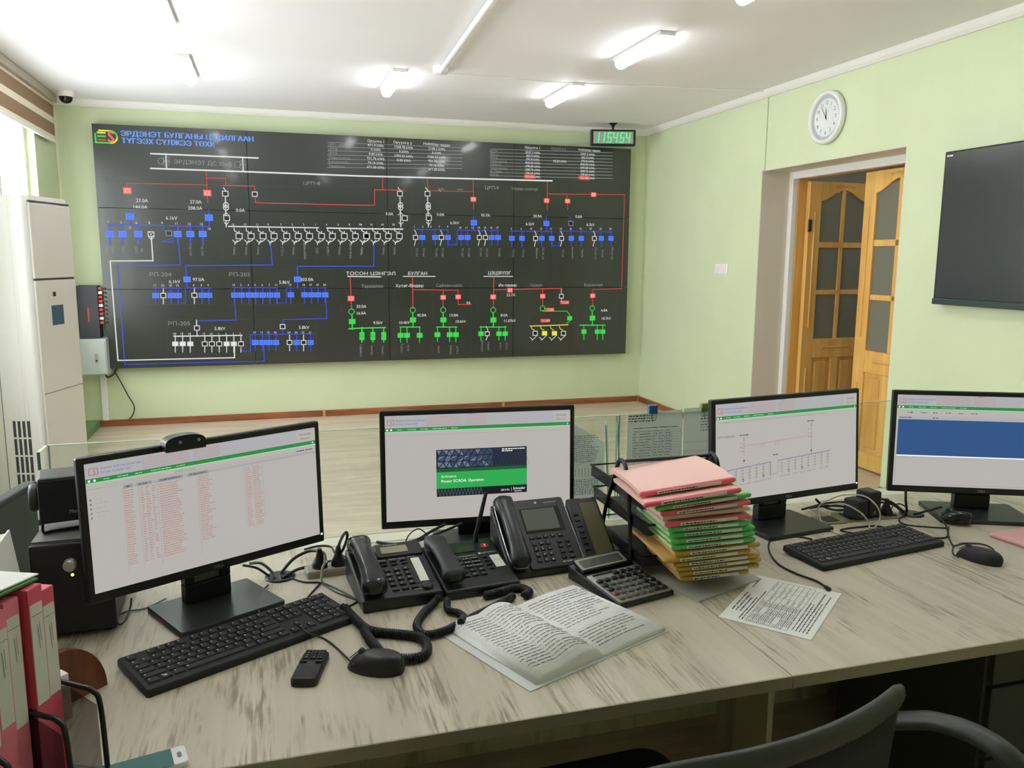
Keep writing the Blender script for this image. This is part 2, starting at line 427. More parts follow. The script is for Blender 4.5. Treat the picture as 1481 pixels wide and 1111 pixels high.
# skirting boards with pale joint caps
def skirting(name, segs, label, caps):
    root = bpy.data.objects.new(name, None); COL.objects.link(root); struct(root, label, 'baseboard')
    for (x0, x1, y0, y1) in segs:
        b = MB(); b.box(x0, x1, y0, y1, 0, .058, M_skirt); b.build('skirting_length', root, .006)
    for (x, y) in caps:
        b = MB(); b.box(x-.012, x+.012, y-.012, y+.012, 0, .062, M_skirtjoint); b.build('joint_cap', root, .003)
j1 = at(469, 600, y=-.02).x; j2 = at(728, 585, y=-.02).x
skirting('baseboard_back', [(-5.16, j1-.012, -.022, 0), (j1+.012, j2-.012, -.022, 0), (j2+.012, -.012, -.022, 0)],
         'brown wood grain skirting under the video wall', [(j1, -.013), (j2, -.013)])
skirting('baseboard_right', [(-.022, 0, DY1, -.024), (-.022, 0, YF, DY2)], 'brown wood grain skirting along the right wall', [(-.012, -.013)])
# wiring strip painted over on the right wall
b = MB(); b.box(-.012, 0, -2.112, -2.088, DZT, 2.705, M_wall); struct(b.build('trim_6', bevel=.003), 'thin wiring strip painted green above the doorway corner', 'trim')

# double door ------------------------------------------------------------
b = MB()
b.box(.30, .40, DY1-.055, DY1-.001, 0, 2.11, M_door); b.box(.30, .40, DY2+.001, DY2+.055, 0, 2.11, M_door); b.box(.30, .40, DY2, DY1, 2.11, DZT-.006, M_door)
struct(b.build('trim_7', bevel=.004), 'varnished pine frame of the double door', 'trim')
LW, LH, LT = .675, 2.09, .042
def leaf(name, label, loc, rz, flip):
    root = thing(name, label, 'door', loc, rz); root['kind'] = 'structure'
    st, y0 = .115, .012
    zr = [(0.012, .13), (.70, .855), (1.21, 1.248), (1.58, 1.625), (2.045, LH)]      # rails
    b = MB(); b.box(0, st, -LT/2, LT/2, y0, LH, M_door); b.build('stile', root, .005)
    b = MB(); b.box(LW-st, LW, -LT/2, LT/2, y0, LH, M_door); b.build('stile', root, .005)
    for k, (a, c) in enumerate(zr):
        if k in (2, 3): b = MB(); b.box(st, LW-st, -.014, .014, a, c, M_door); b.build('glazing_bar', root, .004)
        elif k == 4: continue
        else: b = MB(); b.box(st, LW-st, -LT/2, LT/2, a, c, M_door); b.build('rail', root, .005)
    # arched top rail
    N = 24; poly = [(st, LH), (LW-st, LH)]
    for i in range(N+1):
        t = 1-i/N; u = abs(t-.5)*2
        z = 1.945+.085*(.5+.5*math.cos(math.pi*min(1, u*1.05)))**.8
        poly.append((st+(LW-2*st)*t, z))
    b = MB(Matrix.Rotation(math.pi/2, 4, 'X')); b.prism([(p[0], p[1]) for p in poly], -LT/2, LT/2, M_door); b.build('arched_rail', root, .004)
    b = MB(); b.box(LW/2-.017, LW/2+.017, -.014, .014, .855, 2.03, M_door); b.build('glazing_bar', root, .004)
    for a, c in ((.855, 1.21), (1.248, 1.58), (1.625, 1.99)):
        for x0, x1 in ((st, LW/2-.017), (LW/2+.017, LW-st)):
            b = MB(); b.box(x0, x1, -.003, .003, a, c+(.02 if c > 1.9 else 0), M_doorglass); b.build('pane', root)
    b = MB(); b.box(LW/2-.035, LW/2+.035, -LT/2, LT/2, .13, .70, M_door); b.build('mullion', root, .005)
    for x0, x1 in ((st, LW/2-.035), (LW/2+.035, LW-st)):
        b = MB(); b.box(x0, x1, -.008, .008, .13, .70, M_doorlow); b.build('lower_panel', root)
        b = MB(); b.box(x0+.03, x1-.03, -.016, .016, .16, .67, M_doorlow); b.build('raised_field', root, .012)
    # carved grooves and beads
    for x in (st/2, LW-st/2):
        for z0, z1 in ((.2, .62), (.95, 1.85)):
            for sgn in (-1, 1):
                b = MB(); b.tube([(x, sgn*LT/2, z0), (x, sgn*LT/2, z1)], .009, M_door, 8); b.build('bead', root)
    for sgn in (-1, 1):
        b = MB(); b.tube([(LW/2-.13, sgn*LT/2, .785), (LW/2+.13, sgn*LT/2, .785)], .009, M_door, 8); b.build('bead', root)
        b = MB()
        b.tube(spline([(LW/2-.09, sgn*LT/2, 2.055), (LW/2-.03, sgn*LT/2, 2.066), (LW/2, sgn*LT/2, 2.058), (LW/2+.03, sgn*LT/2, 2.066), (LW/2+.09, sgn*LT/2, 2.055)]), .006, M_doorlow, 6)
        b.build('carved_scroll', root)
    for z in (.25, 1.75):
        b = MB(); b.cyl((0, flip*(LT/2+.006), z-.05), (0, flip*(LT/2+.006), z+.05), .009, M_dkgrey, 10); b.box(0, .03, flip*LT/2-.003, flip*LT/2+.003, z-.045, z+.045, M_dkgrey); b.build('hinge', root)
    return root
leaf('door_1', 'open left leaf of the varnished pine double door, swung into the corridor', (.372, -2.15, 0), math.radians(3), -1)
leaf('door_2', 'right leaf of the varnished pine double door, glazed with patterned panes', (.35, DY2+.062, 0), math.radians(90), -1)

# ceiling battens ----------------------------------------------------------
M_lampbody = mat('lamp_housing', (225, 225, 222), .4)
M_lamp = mat('lamp_diffuser', (255, 255, 255), .4, emit=LAMP, emit_rgb=(250, 252, 255))
M_lampend = mat('lamp_end_cap', (240, 240, 240), .4, emit=5, emit_rgb=(250, 252, 255))
def batten(x, yc, label, mats=None):
    root = thing('ceiling_light', label, 'ceiling light', (x, yc, ZC), group='batten lights on the ceiling')
    b = MB(); b.box(-.048, .048, -.33, .33, -.024, 0, M_lampbody); b.build('housing', root, .003)
    poly = [(-.036, -.022), (-.036, -.045), (-.026, -.062), (-.01, -.070), (.01, -.070), (.026, -.062), (.036, -.045), (.036, -.022)]
    b = MB(Matrix.Rotation(math.pi/2, 4, 'X')); b.prism(poly, -.318, .318, M_lamp); b.build('diffuser', root)
    for s in (-1, 1):
        b = MB(Matrix.Rotation(math.pi/2, 4, 'X')); b.prism([(p[0]*1.03, p[1]*1.02) for p in poly], s*.318-.003, s*.318+.006, M_lampend); b.build('end_cap', root)
    return root
for x, y, lab in [(-4.175, -1.61, 'lit batten light on the ceiling above the left of the video wall'),
                  (-4.175, -3.02, 'lit batten light at the top left of the ceiling, nearer the viewer'),
                  (-2.79, -1.63, 'lit batten light beside the round junction box of the ceiling pipe'),
                  (-1.475, -1.60, 'lit batten light nearest the digital clock'),
                  (-1.49, -3.02, 'lit batten light in the middle of the right-hand row'),
                  (-1.485, -4.42, 'lit batten light at the top edge, nearest of the right-hand row'),
                  (-4.175, -4.43, 'lit batten light of the left row just above the desk'),
                  (-4.175, -5.84, 'added unseen batten light above the left monitor'), (-2.79, -5.84, 'added unseen batten light above the letter tray and phones'), (-1.485, -5.84, 'added unseen batten light above the right monitor')]:  # the three battens over the desk are unseen, added to brighten it
    batten(x, y, lab)
# unseen corridor lamp, added to brighten the doors
tag(batten(1.4, -2.9, 'added unseen batten light in the corridor beyond the double door'), 'added unseen batten light in the corridor beyond the double door')
# ceiling pipe with junction box
root = thing('ceiling_conduit', 'white round conduit pipe ending in a small junction box on the ceiling', 'pipe', (-2.55, -2.15, ZC))
p0 = at(637, 104, z=2.72); p1 = at(712, 0, z=2.72); d = (p1-p0).normalized()
b = MB(); b.tube([p0-Vector(root.location), p0+d*3.2-Vector(root.location)], .019, M_pvc, 12); b.build('pipe', root)
b = MB(); q = p0-Vector(root.location); b.lathe([(.03, -.05), (.048, -.045), (.05, -.02), (.05, .034)], M_pvc, 20, c=(q.x, q.y, 0)); b.build('junction_box', root)
b = MB(); b.cyl((q.x+.06, q.y+.02, -.03), (q.x+.09, q.y+.03, -.005), .016, M_white, 10); b.build('nozzle', root)
a0 = at(650, 106, z=2.75); a1 = at(800, 119, z=2.75); a2 = at(1108, 132, z=2.75)
b = MB(); b.tube([a0, a1, Vector((-.03, -2.10, 2.75))], .004, M_pvc, 6)
tag(b.build('ceiling_wire'), 'thin white wire running across the ceiling to the right wall', 'wire')

# ================================================================== VIDEO WALL
VX1 = -.2088; VX0 = VX1-4.84; VZ0 = .52; VZ1 = VZ0+2.04; VY = -.10
M_vw = mat('video_panel_screen', (17, 21, 18), .33, spec=.75, emit=.02, emit_rgb=(150, 185, 160), coat=.35)
M_vwcase = mat('video_panel_case', (20, 22, 22), .45)
vw = thing('video_wall', 'large black video wall of twelve screens showing a coloured power grid diagram', 'video wall', ((VX0+VX1)/2, VY, VZ0))
for r in range(3):
    for c in range(4):
        x0 = -2.42+c*1.21; z0 = r*.68
        b = MB(); b.box(x0+.0015, x0+1.2085, .004, .098, z0+.0015, z0+.6785, M_vwcase); pn = b.build('video_panel', vw)
        b = MB(); b.box(x0+.003, x0+1.207, 0, .004, z0+.003, z0+.677, M_vw); b.build('screen', pn)
def E(name, rgb, k=1.0): return mat('print_'+name, (8, 8, 8), .5, emit=k, emit_rgb=rgb)
EW = E('white', (225, 228, 225), .85); EG = E('grey', (150, 155, 152), .75); ERD = E('red', (205, 60, 55)); ERB = E('red_box', (240, 95, 90), 1.0)
EB = E('blue', (48, 62, 200), 1.0); EBB = E('blue_box', (70, 120, 245), 1.0); EGR = E('green', (50, 200, 70)); EYE = E('yellow', (215, 215, 70)); ETI = E('title', (105, 150, 235), .95)
EDIM = E('dim', (92, 100, 96), .6)
VM = Matrix.Translation((0, -.001, 0)) @ Matrix.Rotation(math.pi/2, 4, 'X')   # local x right, y up, z towards -Y
PD = Print(VM); PT = Print(VM)
PD.dz = PT.dz = .0006
cx0 = (VX0+VX1)/2
def V(px, py):
    p = at(px, py, y=VY); return (p.x-cx0, p.z-VZ0)
def A(x, y): return V(120+x/3.0024, 170+y/3.0024)
def B(x, y): return V(520+x/3.0024, 170+y/3.0024)
U = .0021                                            # one crop pixel on the wall
def ln(fn, pts, m, wd=.0062, l=1): PD.line([fn(*p) for p in pts], wd*.82, m, l)
def bx(fn, x, y, m, s=.05, fill=True, l=3):
    c = fn(x, y); s *= .86
    if fill:
        PD.rect(c[0]-s*.62, c[1]-s/2, c[0]+s*.62, c[1]+s/2, m, l)
        PD.frame(c, s*.62, s*.42, .004, EB if m == EBB else (EW if m in (ERB,) else m), l+1)
    else:
        PD.rect(c[0]-s*.55, c[1]-s/2, c[0]+s*.55, c[1]+s/2, mat('print_black', (8, 9, 9), .4), l)
        PD.frame(c, s*1.05, s*.95, .006, m, l+1)
def tx(fn, t, x, y, h=17, m=EW, rot=0, wpx=None, l=2, align='c'):
    c = fn(x, y); PT.text(t, c, h*U, m, l, rot, align, wpx*U if wpx else None)
def circ(fn, x, y, m, r=12): PD.ring(fn(x, y), r*U, .006, m, 2, 12)
# logo and title
c = A(100, 82); x0, y1 = A(52, 55); x1, y0 = A(150, 112)
PD.line([(x0, y1-.03), (x0, y0), (x1-.05, y0)], .012, EGR, 2); PD.line([(x0+.03, y1), (x1-.05, y1)], .012, EYE, 2)
PD.ring((x1-.05, y0+.05), .05, .012, EYE, 2, 8, -90, 0); PD.ring((x1-.05, y1-.05), .05, .012, EGR, 2, 8, 0, 90); PD.line([(x1, y0+.05), (x1, y1-.05)], .012, ERB, 2)
for k, mm in ((-.028, ERD), (0, EGR), (.028, EYE)): PD.line([(c[0]-.06, c[1]+k), (c[0]-.008, c[1]+k)], .013, mm, 2)
PD.text('S', (c[0]+.035, c[1]), .085, ERB, 2); PD.text('S', (c[0]+.042, c[1]), .085, ERB, 2)
for t_, xa, xb, yc in (('ЭРДЭНЭТ БУЛГАНЫ ЦАХИЛГААН', 172, 745, 81), ('ТҮГЭЭХ СҮЛЖЭЭ ТӨХК', 172, 575, 108)):
    a = A(xa, yc); c2 = A(xb, yc); mid_ = A((xa+xb)/2, yc)
    for dx_ in (-.003, 0, .003): PT.text(t_, (mid_[0]+dx_, mid_[1]), .043, ETI, 2, 0, 'c', c2[0]-a[0])
# substation bars
ln(A, [(295, 157), (760, 176)], EW, .015); ln(A, [(295, 221), (700, 235)], EW, .015)
PD.line([A(700, 235), B(0, 254), B(835, 275)], .013, EW)
for x, ya, yb in ((360, 158, 222), (693, 173, 234)): ln(A, [(x, ya), (x+3, yb)], EW, .012)
for x, y in ((340, 190), (362, 183), (362, 198), (672, 204), (694, 197), (694, 212)): PD.ring(A(x, y), 12*U, .004, EG, 2)
tx(A, 'ЭРДЭНЭТ ДС 35кВ', 522, 197, 16, EG, -.01, 220); tx(A, 'ЦРП-Өвөнд', 160, 260, 16, EDIM, 0, 145); tx(A, 'ЦРП-8', 993, 285, 14, EG, 0, 68)
# red feeders left
ln(A, [(190, 318), (190, 285), (540, 293)], ERD); ln(A, [(535, 232), (542, 370)], ERD); ln(A, [(535, 263), (620, 264), (620, 295)], ERD)
PD.line([A(610, 295), A(745, 298), A(749, 370), B(0, 381), B(65, 381), B(65, 314), B(190, 316)], .006, ERD); ln(B, [(100, 258), (100, 314)], ERD)
bx(A, 193, 318, ERB, .06); bx(A, 540, 328, ERB, .06)
for t, x, y in (('27.0A', 257, 360), ('144.0A', 250, 388), ('27.0A', 490, 366), ('208.0A', 487, 393), ('6.1kV', 385, 436), ('0.0A', 684, 402)): tx(A, t, x, y, 14)
ln(A, [(200, 340), (204, 395)], EDIM, .003)
for x, y in ((204, 430), (547, 435)):
    ln(A, [(x, 400), (x+2, 470)], EB, .012); bx(A, x, y, EBB, .062)
ln(A, [(108, 465), (350, 469)], EB, .01); ln(A, [(375, 471), (550, 473)], EB, .01); ln(A, [(350, 469), (352, 490), (372, 500)], EB)
for t, x, y in (('1', 110, 452), ('2', 165, 455), ('6', 232, 457), ('8', 288, 457), ('9', 343, 458), ('11', 405, 460), ('13', 462, 462), ('12', 515, 463), ('5', 205, 478), ('10', 549, 483)): tx(A, t, x, y, 10)
for x in (117, 172, 240, 411, 466, 520):
    ln(A, [(x, 467), (x+1, 548)], EB, .014); bx(A, x, 506, EBB, .06)
bx(A, 296, 507, EW, .05, False); ln(A, [(288, 498), (304, 516)], EW, .004, 5); ln(A, [(304, 498), (288, 516)], EW, .004, 5)
ln(A, [(286, 522), (297, 530), (306, 522)], EW); bx(A, 373, 503, EG, .05, False); ln(A, [(345, 540), (390, 543), (390, 525), (345, 538)], EB)
for t, x in (('ТП-1', 105), ('ЦРП', 130), ('Гэр-1', 176), ('ЦТП', 232), ('Өв', 256), ('Гэр хор', 468), ('Гэр хор', 520)): tx(A, t, x, 576, 9, EG, -math.pi/2)
ln(A, [(297, 520), (304, 622), (118, 623), (152, 1055), (658, 1043), (658, 985)], EW, .011); ln(A, [(415, 545), (422, 640), (150, 643), (182, 1072), (787, 1058), (785, 990)], EB, .009)
# white incomer columns
def column(fn, x, dx=0):
    ln(fn, [(x-8, 305), (x+2, 318), (x, 330)], EW, .008); ln(fn, [(x, 330), (x+4, 475)], EW, .009)
    bx(fn, x, 331, EW, .05, False); PD.ring(fn(x+3, 380), 10*U, .006, EW, 3); PD.ring(fn(x+3, 392), 10*U, .006, EW, 3)
    ln(fn, [(x-8, 423), (x+4, 413), (x+14, 423)], EW); bx(fn, x+6+dx, 437, EW, .052, False); ln(fn, [(x-5, 455), (x+5, 466), (x+14, 455)], EW)
column(A, 618); column(B, 175, 15); column(B, 295)
bx(A, 746, 333, EW, .045, False)
ln(A, [(632, 473), (1022, 479)], EW, .011); PD.line([A(1060, 480), B(0, 483), B(187, 485)], .011, EW)
names = ['Нөөц', 'Нөөц', 'Нөөц', '', 'КТП-3', 'Нөөц', 'Дом кабин', 'СКГ', 'КТП-1', 'Нөөц', 'Дом буур', 'Нөөц', 'Нөөц', '', 'Нөөц', 'Нөөц']
nums = ['15', '13', '11', '9', '7', '5', '3', '1', '4', '6', '8', '10', '14', '16', '18', '20']
for k, (fn, x) in enumerate([(A, v) for v in (678, 730, 782, 830, 885, 935, 984, 1036, 1083, 1135, 1183, 1232)]+[(B, v) for v in (30, 78, 125, 173)]):
    ln(fn, [(x-22, 480), (x-20, 492), (x-6, 500)], EW, .0075); bx(fn, x, 515, EW, .056, False)
    ln(fn, [(x, 495), (x, 502)], EW, .008); ln(fn, [(x+12, 522), (x+4, 534), (x-18, 545)], EW, .0075); ln(fn, [(x-28, 532), (x-18, 543), (x-18, 552)], EW, .0075); ln(fn, [(x-8, 534), (x-18, 543)], EW, .0075)
    tx(fn, nums[k], x-26, 465, 9)
    if names[k]: tx(fn, names[k], x-20, 580, 10, EG, -math.pi/2)
# RP-204 / 203 / 205
PD.line([A(815, 545), A(822, 640), A(447, 644), A(452, 738)], .009, EB); bx(A, 452, 703, EBB, .056)
PD.line([B(62, 550), B(62, 646), A(931, 646), A(932, 740)], .009, EB); bx(A, 931, 703, EBB, .056)
for t, x, y, h, mm, wd in (('РП-204', 337, 681, 17, EG, 82), ('РП-203', 680, 681, 17, EG, 82), ('РП-205', 418, 894, 17, EG, 84)): tx(A, t, x, y, h, mm, 0, wd)
for t, x, y in (('97.0A', 502, 703), ('6.1kV', 398, 712), ('203.0A', 972, 703), ('5.8kV', 875, 715), ('5.8kV', 595, 916), ('5.8kV', 960, 911)): tx(A, t, x, y, 14)
ln(A, [(305, 740), (425, 742)], EB, .01); ln(A, [(455, 741), (560, 741)], EB, .01); ln(A, [(414, 775), (415, 806), (446, 806), (447, 742)], EB)
def row(xs, y, whites=(), outl=(), numlist=None, yn=-44, down=36, green=None):
    for i, x in enumerate(xs):
        mm = green or EBB; lm_ = EB if not green else green
        if x in outl:
            ln(A, [(x, y-32), (x, y+down)], EW, .008); bx(A, x, y, EW, .046, False)
        elif x in whites:
            ln(A, [(x, y-36), (x, y+down)], EW, .008); bx(A, x, y, EW, .046)
        else:
            ln(A, [(x, y-32), (x, y+down)], lm_, .009); bx(A, x, y, mm, .052)
        if numlist and numlist[i]: tx(A, numlist[i], x-3, y+yn, 9)
row((316, 349, 383, 414), 773, (), (349,), ('17', '22', '20', '12')); row((484, 517, 547), 772, (), (484,), ('6', '5', '9'))
ln(A, [(650, 739), (845, 740)], EB, .01); row((658, 689, 721, 750, 781, 812, 842), 771, (), (), ('19', '2', '4', '5', '6', '7', '11'))
ln(A, [(843, 780), (845, 805), (883, 805), (883, 741), (1058, 740)], EB); row((903, 962, 992, 1021, 1052), 770, (), (), ('13', '16', '17', '18', '20'))
ln(A, [(659, 790), (665, 880), (495, 884)], EB, .009); ln(A, [(1055, 785), (1058, 873), (868, 878), (868, 940)], EB, .009)
ln(A, [(493, 880), (496, 950)], EW, .009); bx(A, 495, 914, EW, .046, False); bx(A, 867, 908, EW, .046, False)
ln(A, [(395, 950), (690, 946)], EW, .011); row((401, 433, 466, 529, 560, 592, 624, 655, 686), 983, (401, 433, 466, 624, 655), (529, 560, 592, 686), ('20', '19', '18', '15', '14', '1', '2', '3', '7'))
ln(A, [(686, 990), (690, 1015), (727, 1015), (727, 943), (995, 940)], EB, .009); row((748, 779, 808, 838, 897, 928, 958, 988), 977, (), (897, 958), ('10', '11', '12', '26', '24', '23', '22', '21'))
# readings tables
def table(fn0, x0, y0, fn1, x1, y1, n, dy0, dy1):
    for k in range(n): PD.line([fn0(x0, y0+k*dy0), fn1(x1, y1+k*dy1)], .0045, EG)
table(A, 1062, 108, B, 445, 131, 7, 18.2, 15); table(B, 570, 137, B, 1097, 153, 9, 14.5, 14)
for k, t in enumerate(['ЦРП - Өвөнд', 'ЦРП8', 'ЦРП9', 'Улаантолгой', 'Бүсчлэлийн', 'Тариалан']): tx(A, t, 1066, 117+k*18.4, 11, EG, -.03, None, 2, 'l')
tx(B, 'Оруулга 1', 70, 103, 11, EW, -.03, 70); tx(B, 'Оруулга 2', 187, 109, 11, EW, -.03, 80); tx(B, 'Нийлбэр чадал', 335, 117, 11, EW, -.03, 118)
for k, (a1, a2, a3) in enumerate((('871.4 kWh', '1268.78 kWh', '2130.1 kWh'), ('0 kWh', '0 kWh', '0 kWh'), ('0.00 kWh', '1000.33 kWh', '1000.33 kWh'), ('931.76 kWh', '0.00 kWh', '931.76 kWh'), ('74.16 kWh', '', '74.16 kWh'), ('671.00 kWh', '', '671.00 kWh'))):
    tx(B, a1, 70, 121+k*19, 11, EW, -.03); tx(B, a3, 335, 136+k*18, 11, EW, -.03)
    if a2: tx(B, a2, 192, 129+k*19, 11, EW, -.03)
tx(B, 'Оруулга 1', 750, 131, 10, EW, -.02, 72); tx(B, 'Оруулга 2', 863, 136, 10, EG, -.02, 72); tx(B, 'Нийлбэр чадал', 998, 142, 10, EW, -.02, 108); tx(B, '18.20 kWh', 870, 190, 11)
for k, t in enumerate(['ЦРП-9', 'ЦРП-11', 'ЦРП-8', 'Улаан толгой', 'Сэлбэ-12', 'Тосон цэнгэл', 'Их-Тамир', 'Булган']):
    tx(B, t, 566, 144+k*14.6, 9, EG, -.02, None, 2, 'l')
    v = ['2037.3', '465.0', '392.8', '840.00', '698.08', '208.76', '108.60', '552.00'][k]
    if k == 7:
        for xx, yy in ((738, 257), (974, 262)): PD.rect(*(B(xx-24, yy+8)+B(xx+24, yy-8)), ERD, 1)
    tx(B, v+' kWh', 752, 152+k*15, 10.5, EW, -.02); tx(B, v+' kWh', 990, 160+k*14.7, 10.5, EW, -.02)
# red feeders middle and right
ln(B, [(295, 262), (297, 335)], ERD); ln(B, [(493, 266), (495, 400)], ERD); bx(B, 494, 355, ERB, .05); ln(B, [(298, 318), (493, 322)], ERD, .005)
tx(B, '0.001', 354, 311, 9, EG); tx(B, '0.002', 436, 312, 9, EG); ln(B, [(342, 310), (352, 322)], EW, .004)
ln(B, [(815, 280), (815, 402)], ERD); bx(B, 812, 361, ERB, .05); ln(B, [(818, 332), (1150, 335), (1138, 743), (1012, 747), (1012, 820)], ERD); bx(B, 1012, 774, ERB, .05); bx(B, 1016, 335, ERB, .05)
ln(B, [(900, 338), (904, 400)], ERD); bx(B, 903, 363, ERB, .05)
for t, x, y in (('0.0A', 352, 421), ('95.7A', 547, 424), ('0.0A', 130, 418), ('30.9A', 773, 428), ('0.0A', 952, 430), ('6.3kV', 413, 457), ('6.2kV', 740, 462), ('6.2kV', 1003, 465)): tx(B, t, x, y, 13)
tx(B, 'ЦРП-9', 575, 305, 15, EG, 0, 62); tx(B, 'Улаан толгой', 717, 310, 14, EG, 0, 126)
for x, y in ((496, 457), (811, 460)): ln(B, [(x, y-30), (x, y+32)], EB, .012); bx(B, x, y, EBB, .056)
ln(B, [(908, 425), (917, 445), (917, 490)], EB); bx(B, 917, 460, EG, .05, False)
ln(B, [(232, 486), (385, 488)], EB, .01); ln(B, [(383, 530), (386, 553), (422, 553), (425, 489), (605, 492)], EB, .009)
ln(B, [(655, 493), (836, 496)], EB, .01); ln(B, [(834, 535), (838, 558), (866, 558), (868, 493), (1095, 497)], EB, .009)
def rowB(xs, y, outl, fillm=EBB, lm_=EB, s=.052, lab=None, up=32, dn=34, labm=EG, yl=64):
    for i, x in enumerate(xs):
        if x in outl: ln(B, [(x-4, y-up), (x+3, y-18), (x, y)], EW, .007); ln(B, [(x, y), (x, y+14), (x-5, y+dn)], EW, .007); bx(B, x, y, EW, .046, False)
        else: ln(B, [(x, y-up), (x, y+dn)], lm_, .009); bx(B, x, y, fillm, s)
        if lab and lab[i]: tx(B, lab[i], x+6, y+yl, 9, labm, -math.pi/2)
rowB((243, 272, 328, 355, 383, 441, 469, 520, 547, 574, 601), 521, (243, 355, 520, 547), lab=('ТП-203', 'ТП-204', 'ТП-205', 'ТП-206', '', 'ТП-207', 'ТП-208', 'ТП-207', 'ТП-213', '', 'ТП-205'))
rowB((661, 705, 764, 791, 834, 877, 919, 962, 1019, 1049, 1091), 525, (764, 877, 1019), lab=('ТП-131', 'ТП-162', 'Хөрөнгө', 'ТП-147 163', '', 'ТП-141', 'Багабаян', 'Хөрөө', 'ТП-159 151', 'Хөтөл', 'ТП-164 150'))
for k, t in enumerate(('1', '3', '5', '7', '9')): tx(B, t, 238+k*36, 474, 9)
for k, t in enumerate(('10', '11', '13', '14', '15', '16', '17')): tx(B, t, 437+k*27, 478, 9)
for k, t in enumerate(('3', '6', '10', '12', '11', '14', '16', '15', '20', '22', '24')): tx(B, t, 659+k*43, 483, 9)
for xa, xb in ((655, 836), (868, 1095)):
    pass
# lower right: regional substations
tx(A, 'ТОСОН ЦЭНГЭЛ', 1205+45, 677, 15, EW, 0, 215); PD.line([A(1150, 690), B(92, 692)], .008, EW)
ln(A, [(1160, 692), (1166, 832)], ERD, .008); bx(A, 1164, 786, ERB, .056); tx(A, '53.0A', 1209, 820, 13); tx(A, '16.0A', 1209, 849, 13); circ(A, 1166, 843, EGR)
ln(A, [(1168, 855), (1170, 920)], EGR, .012); bx(A, 1169, 886, EGR, .055); PD.line([A(1155, 918), B(0, 915), B(112, 912)], .011, EGR)
tx(B, '9.5kV', 80, 891, 13); tx(B, 'Тариалан', 55, 732, 15, EG, 0, 95)
for fn, x, t in ((A, 1211, 'Тариалан'), (B, 11, 'Зүүн'), (B, 58, 'Хөнтөр'), (B, 105, 'Тариат')):
    ln(fn, [(x, 912), (x, 975)], EGR, .012); bx(fn, x, 940, EGR, .042); bx(fn, x, 958, EGR, .042); tx(fn, t, x-4, 1010, 9, EG, -math.pi/2)
tx(B, 'БУЛГАН', 252, 677, 15, EW, 0, 85); ln(B, [(190, 690), (328, 690)], EW, .008)
ln(B, [(230, 692), (232, 828)], ERD, .009); ln(B, [(232, 748), (428, 750), (428, 812), (485, 812)], ERD, .008); ln(B, [(363, 750), (363, 822)], ERD, .008); bx(B, 363, 781, ERB, .05); bx(B, 428, 779, ERB, .05); tx(B, '0A', 473, 804, 12)
tx(B, 'Хутаг-Өндөр', 217, 730, 14, EW, 0, 125); tx(B, 'Сайхан-овоо', 390, 729, 14, EG, 0, 122)
for x, t1, x1, t2, x2, y2, bus in ((231, '45.0A', 270, '10.4kV', 195, 890, (175, 262)), (363, '13.0A', 410, '10.6kV', 440, 885, (335, 422)), (580, '8.0A', 628, '11.07kV', 653, 882, (523, 635)), (1010, '4.0A', 1062, '10.7kV', 1072, 872, (955, 1066))):
    yy = -8 if x > 900 else 0
    circ(B, x, 836+yy, EGR); ln(B, [(x, 848+yy), (x+1, 908+yy)], EGR, .012); bx(B, x+1, 879+yy, EGR, .055); tx(B, t1, x1, 858 if x < 900 else 837, 13); tx(B, t2, x2, y2, 13)
    ln(B, [(bus[0], 910+yy), (bus[1], 910+yy)], EGR, .011)
rowB((178, 206, 261), 946, (), EGR, EGR, .052, ('Тариат', 'Хутаг', ''), 36, 30, EG, 56); rowB((338, 391, 418), 943, (), EGR, EGR, .052, ('Баянт', 'Сайхан', 'АТП-3'), 34, 30, EG, 66)
rowB((527, 554, 605, 632), 939, (554,), EGR, EGR, .05, ('Баянзүрх', 'Тариат', 'АТП-1', 'АТП-2'), 32, 28, EG, 54); rowB((974, 1032, 1056), 930, (), EGR, EGR, .05, None, 30, 34)
tx(B, 'ЦЭЦЭРЛЭГ', 608, 675, 15, EW, 0, 108); ln(B, [(540, 690), (665, 690)], EW, .008); ln(B, [(583, 692), (581, 824)], ERD, .009); bx(B, 580, 779, ERB, .052)
ln(B, [(583, 748), (877, 742)], ERD, .009); bx(B, 653, 750, ERB, .05); tx(B, '23.7A', 657, 770, 13); tx(B, 'Их-тамир', 643, 728, 13, EW, 0, 85); tx(B, 'Тариат', 767, 728, 13, EG, 0, 62); tx(B, 'Бүрэнтай', 1015, 727, 13, EG, 0, 92)
ln(B, [(795, 745), (795, 816)], ERD, .008); bx(B, 795, 776, ERB, .05); ln(B, [(876, 742), (877, 800)], EW, .006); bx(B, 876, 776, EW, .046, False)
for x, y, t in ((890, 803, '15.0A'), (825, 834, '17.0A'), (806, 882, '11.1kV')): PD.rect(*(B(x-20, y+8)+B(x+20, y-8)), ERD, 1); tx(B, t, x+4, y, 11)
circ(B, 794, 829, EGR); ln(B, [(797, 842), (900, 841), (912, 858), (912, 886), (898, 893)], EGR, .007); bx(B, 912, 872, EGR, .048); ln(B, [(740, 906), (905, 900)], EYE, .009)
for x, mm in ((762, EW), (803, EYE), (846, EYE), (885, EW)):
    ln(B, [(x-18, 906), (x-14, 917), (x-2, 924)], EYE); bx(B, x, 937, mm, .05, mm == EYE); ln(B, [(x+10, 945), (x, 955), (x-14, 968)], EW); ln(B, [(x-22, 955), (x-12, 963)], EW)
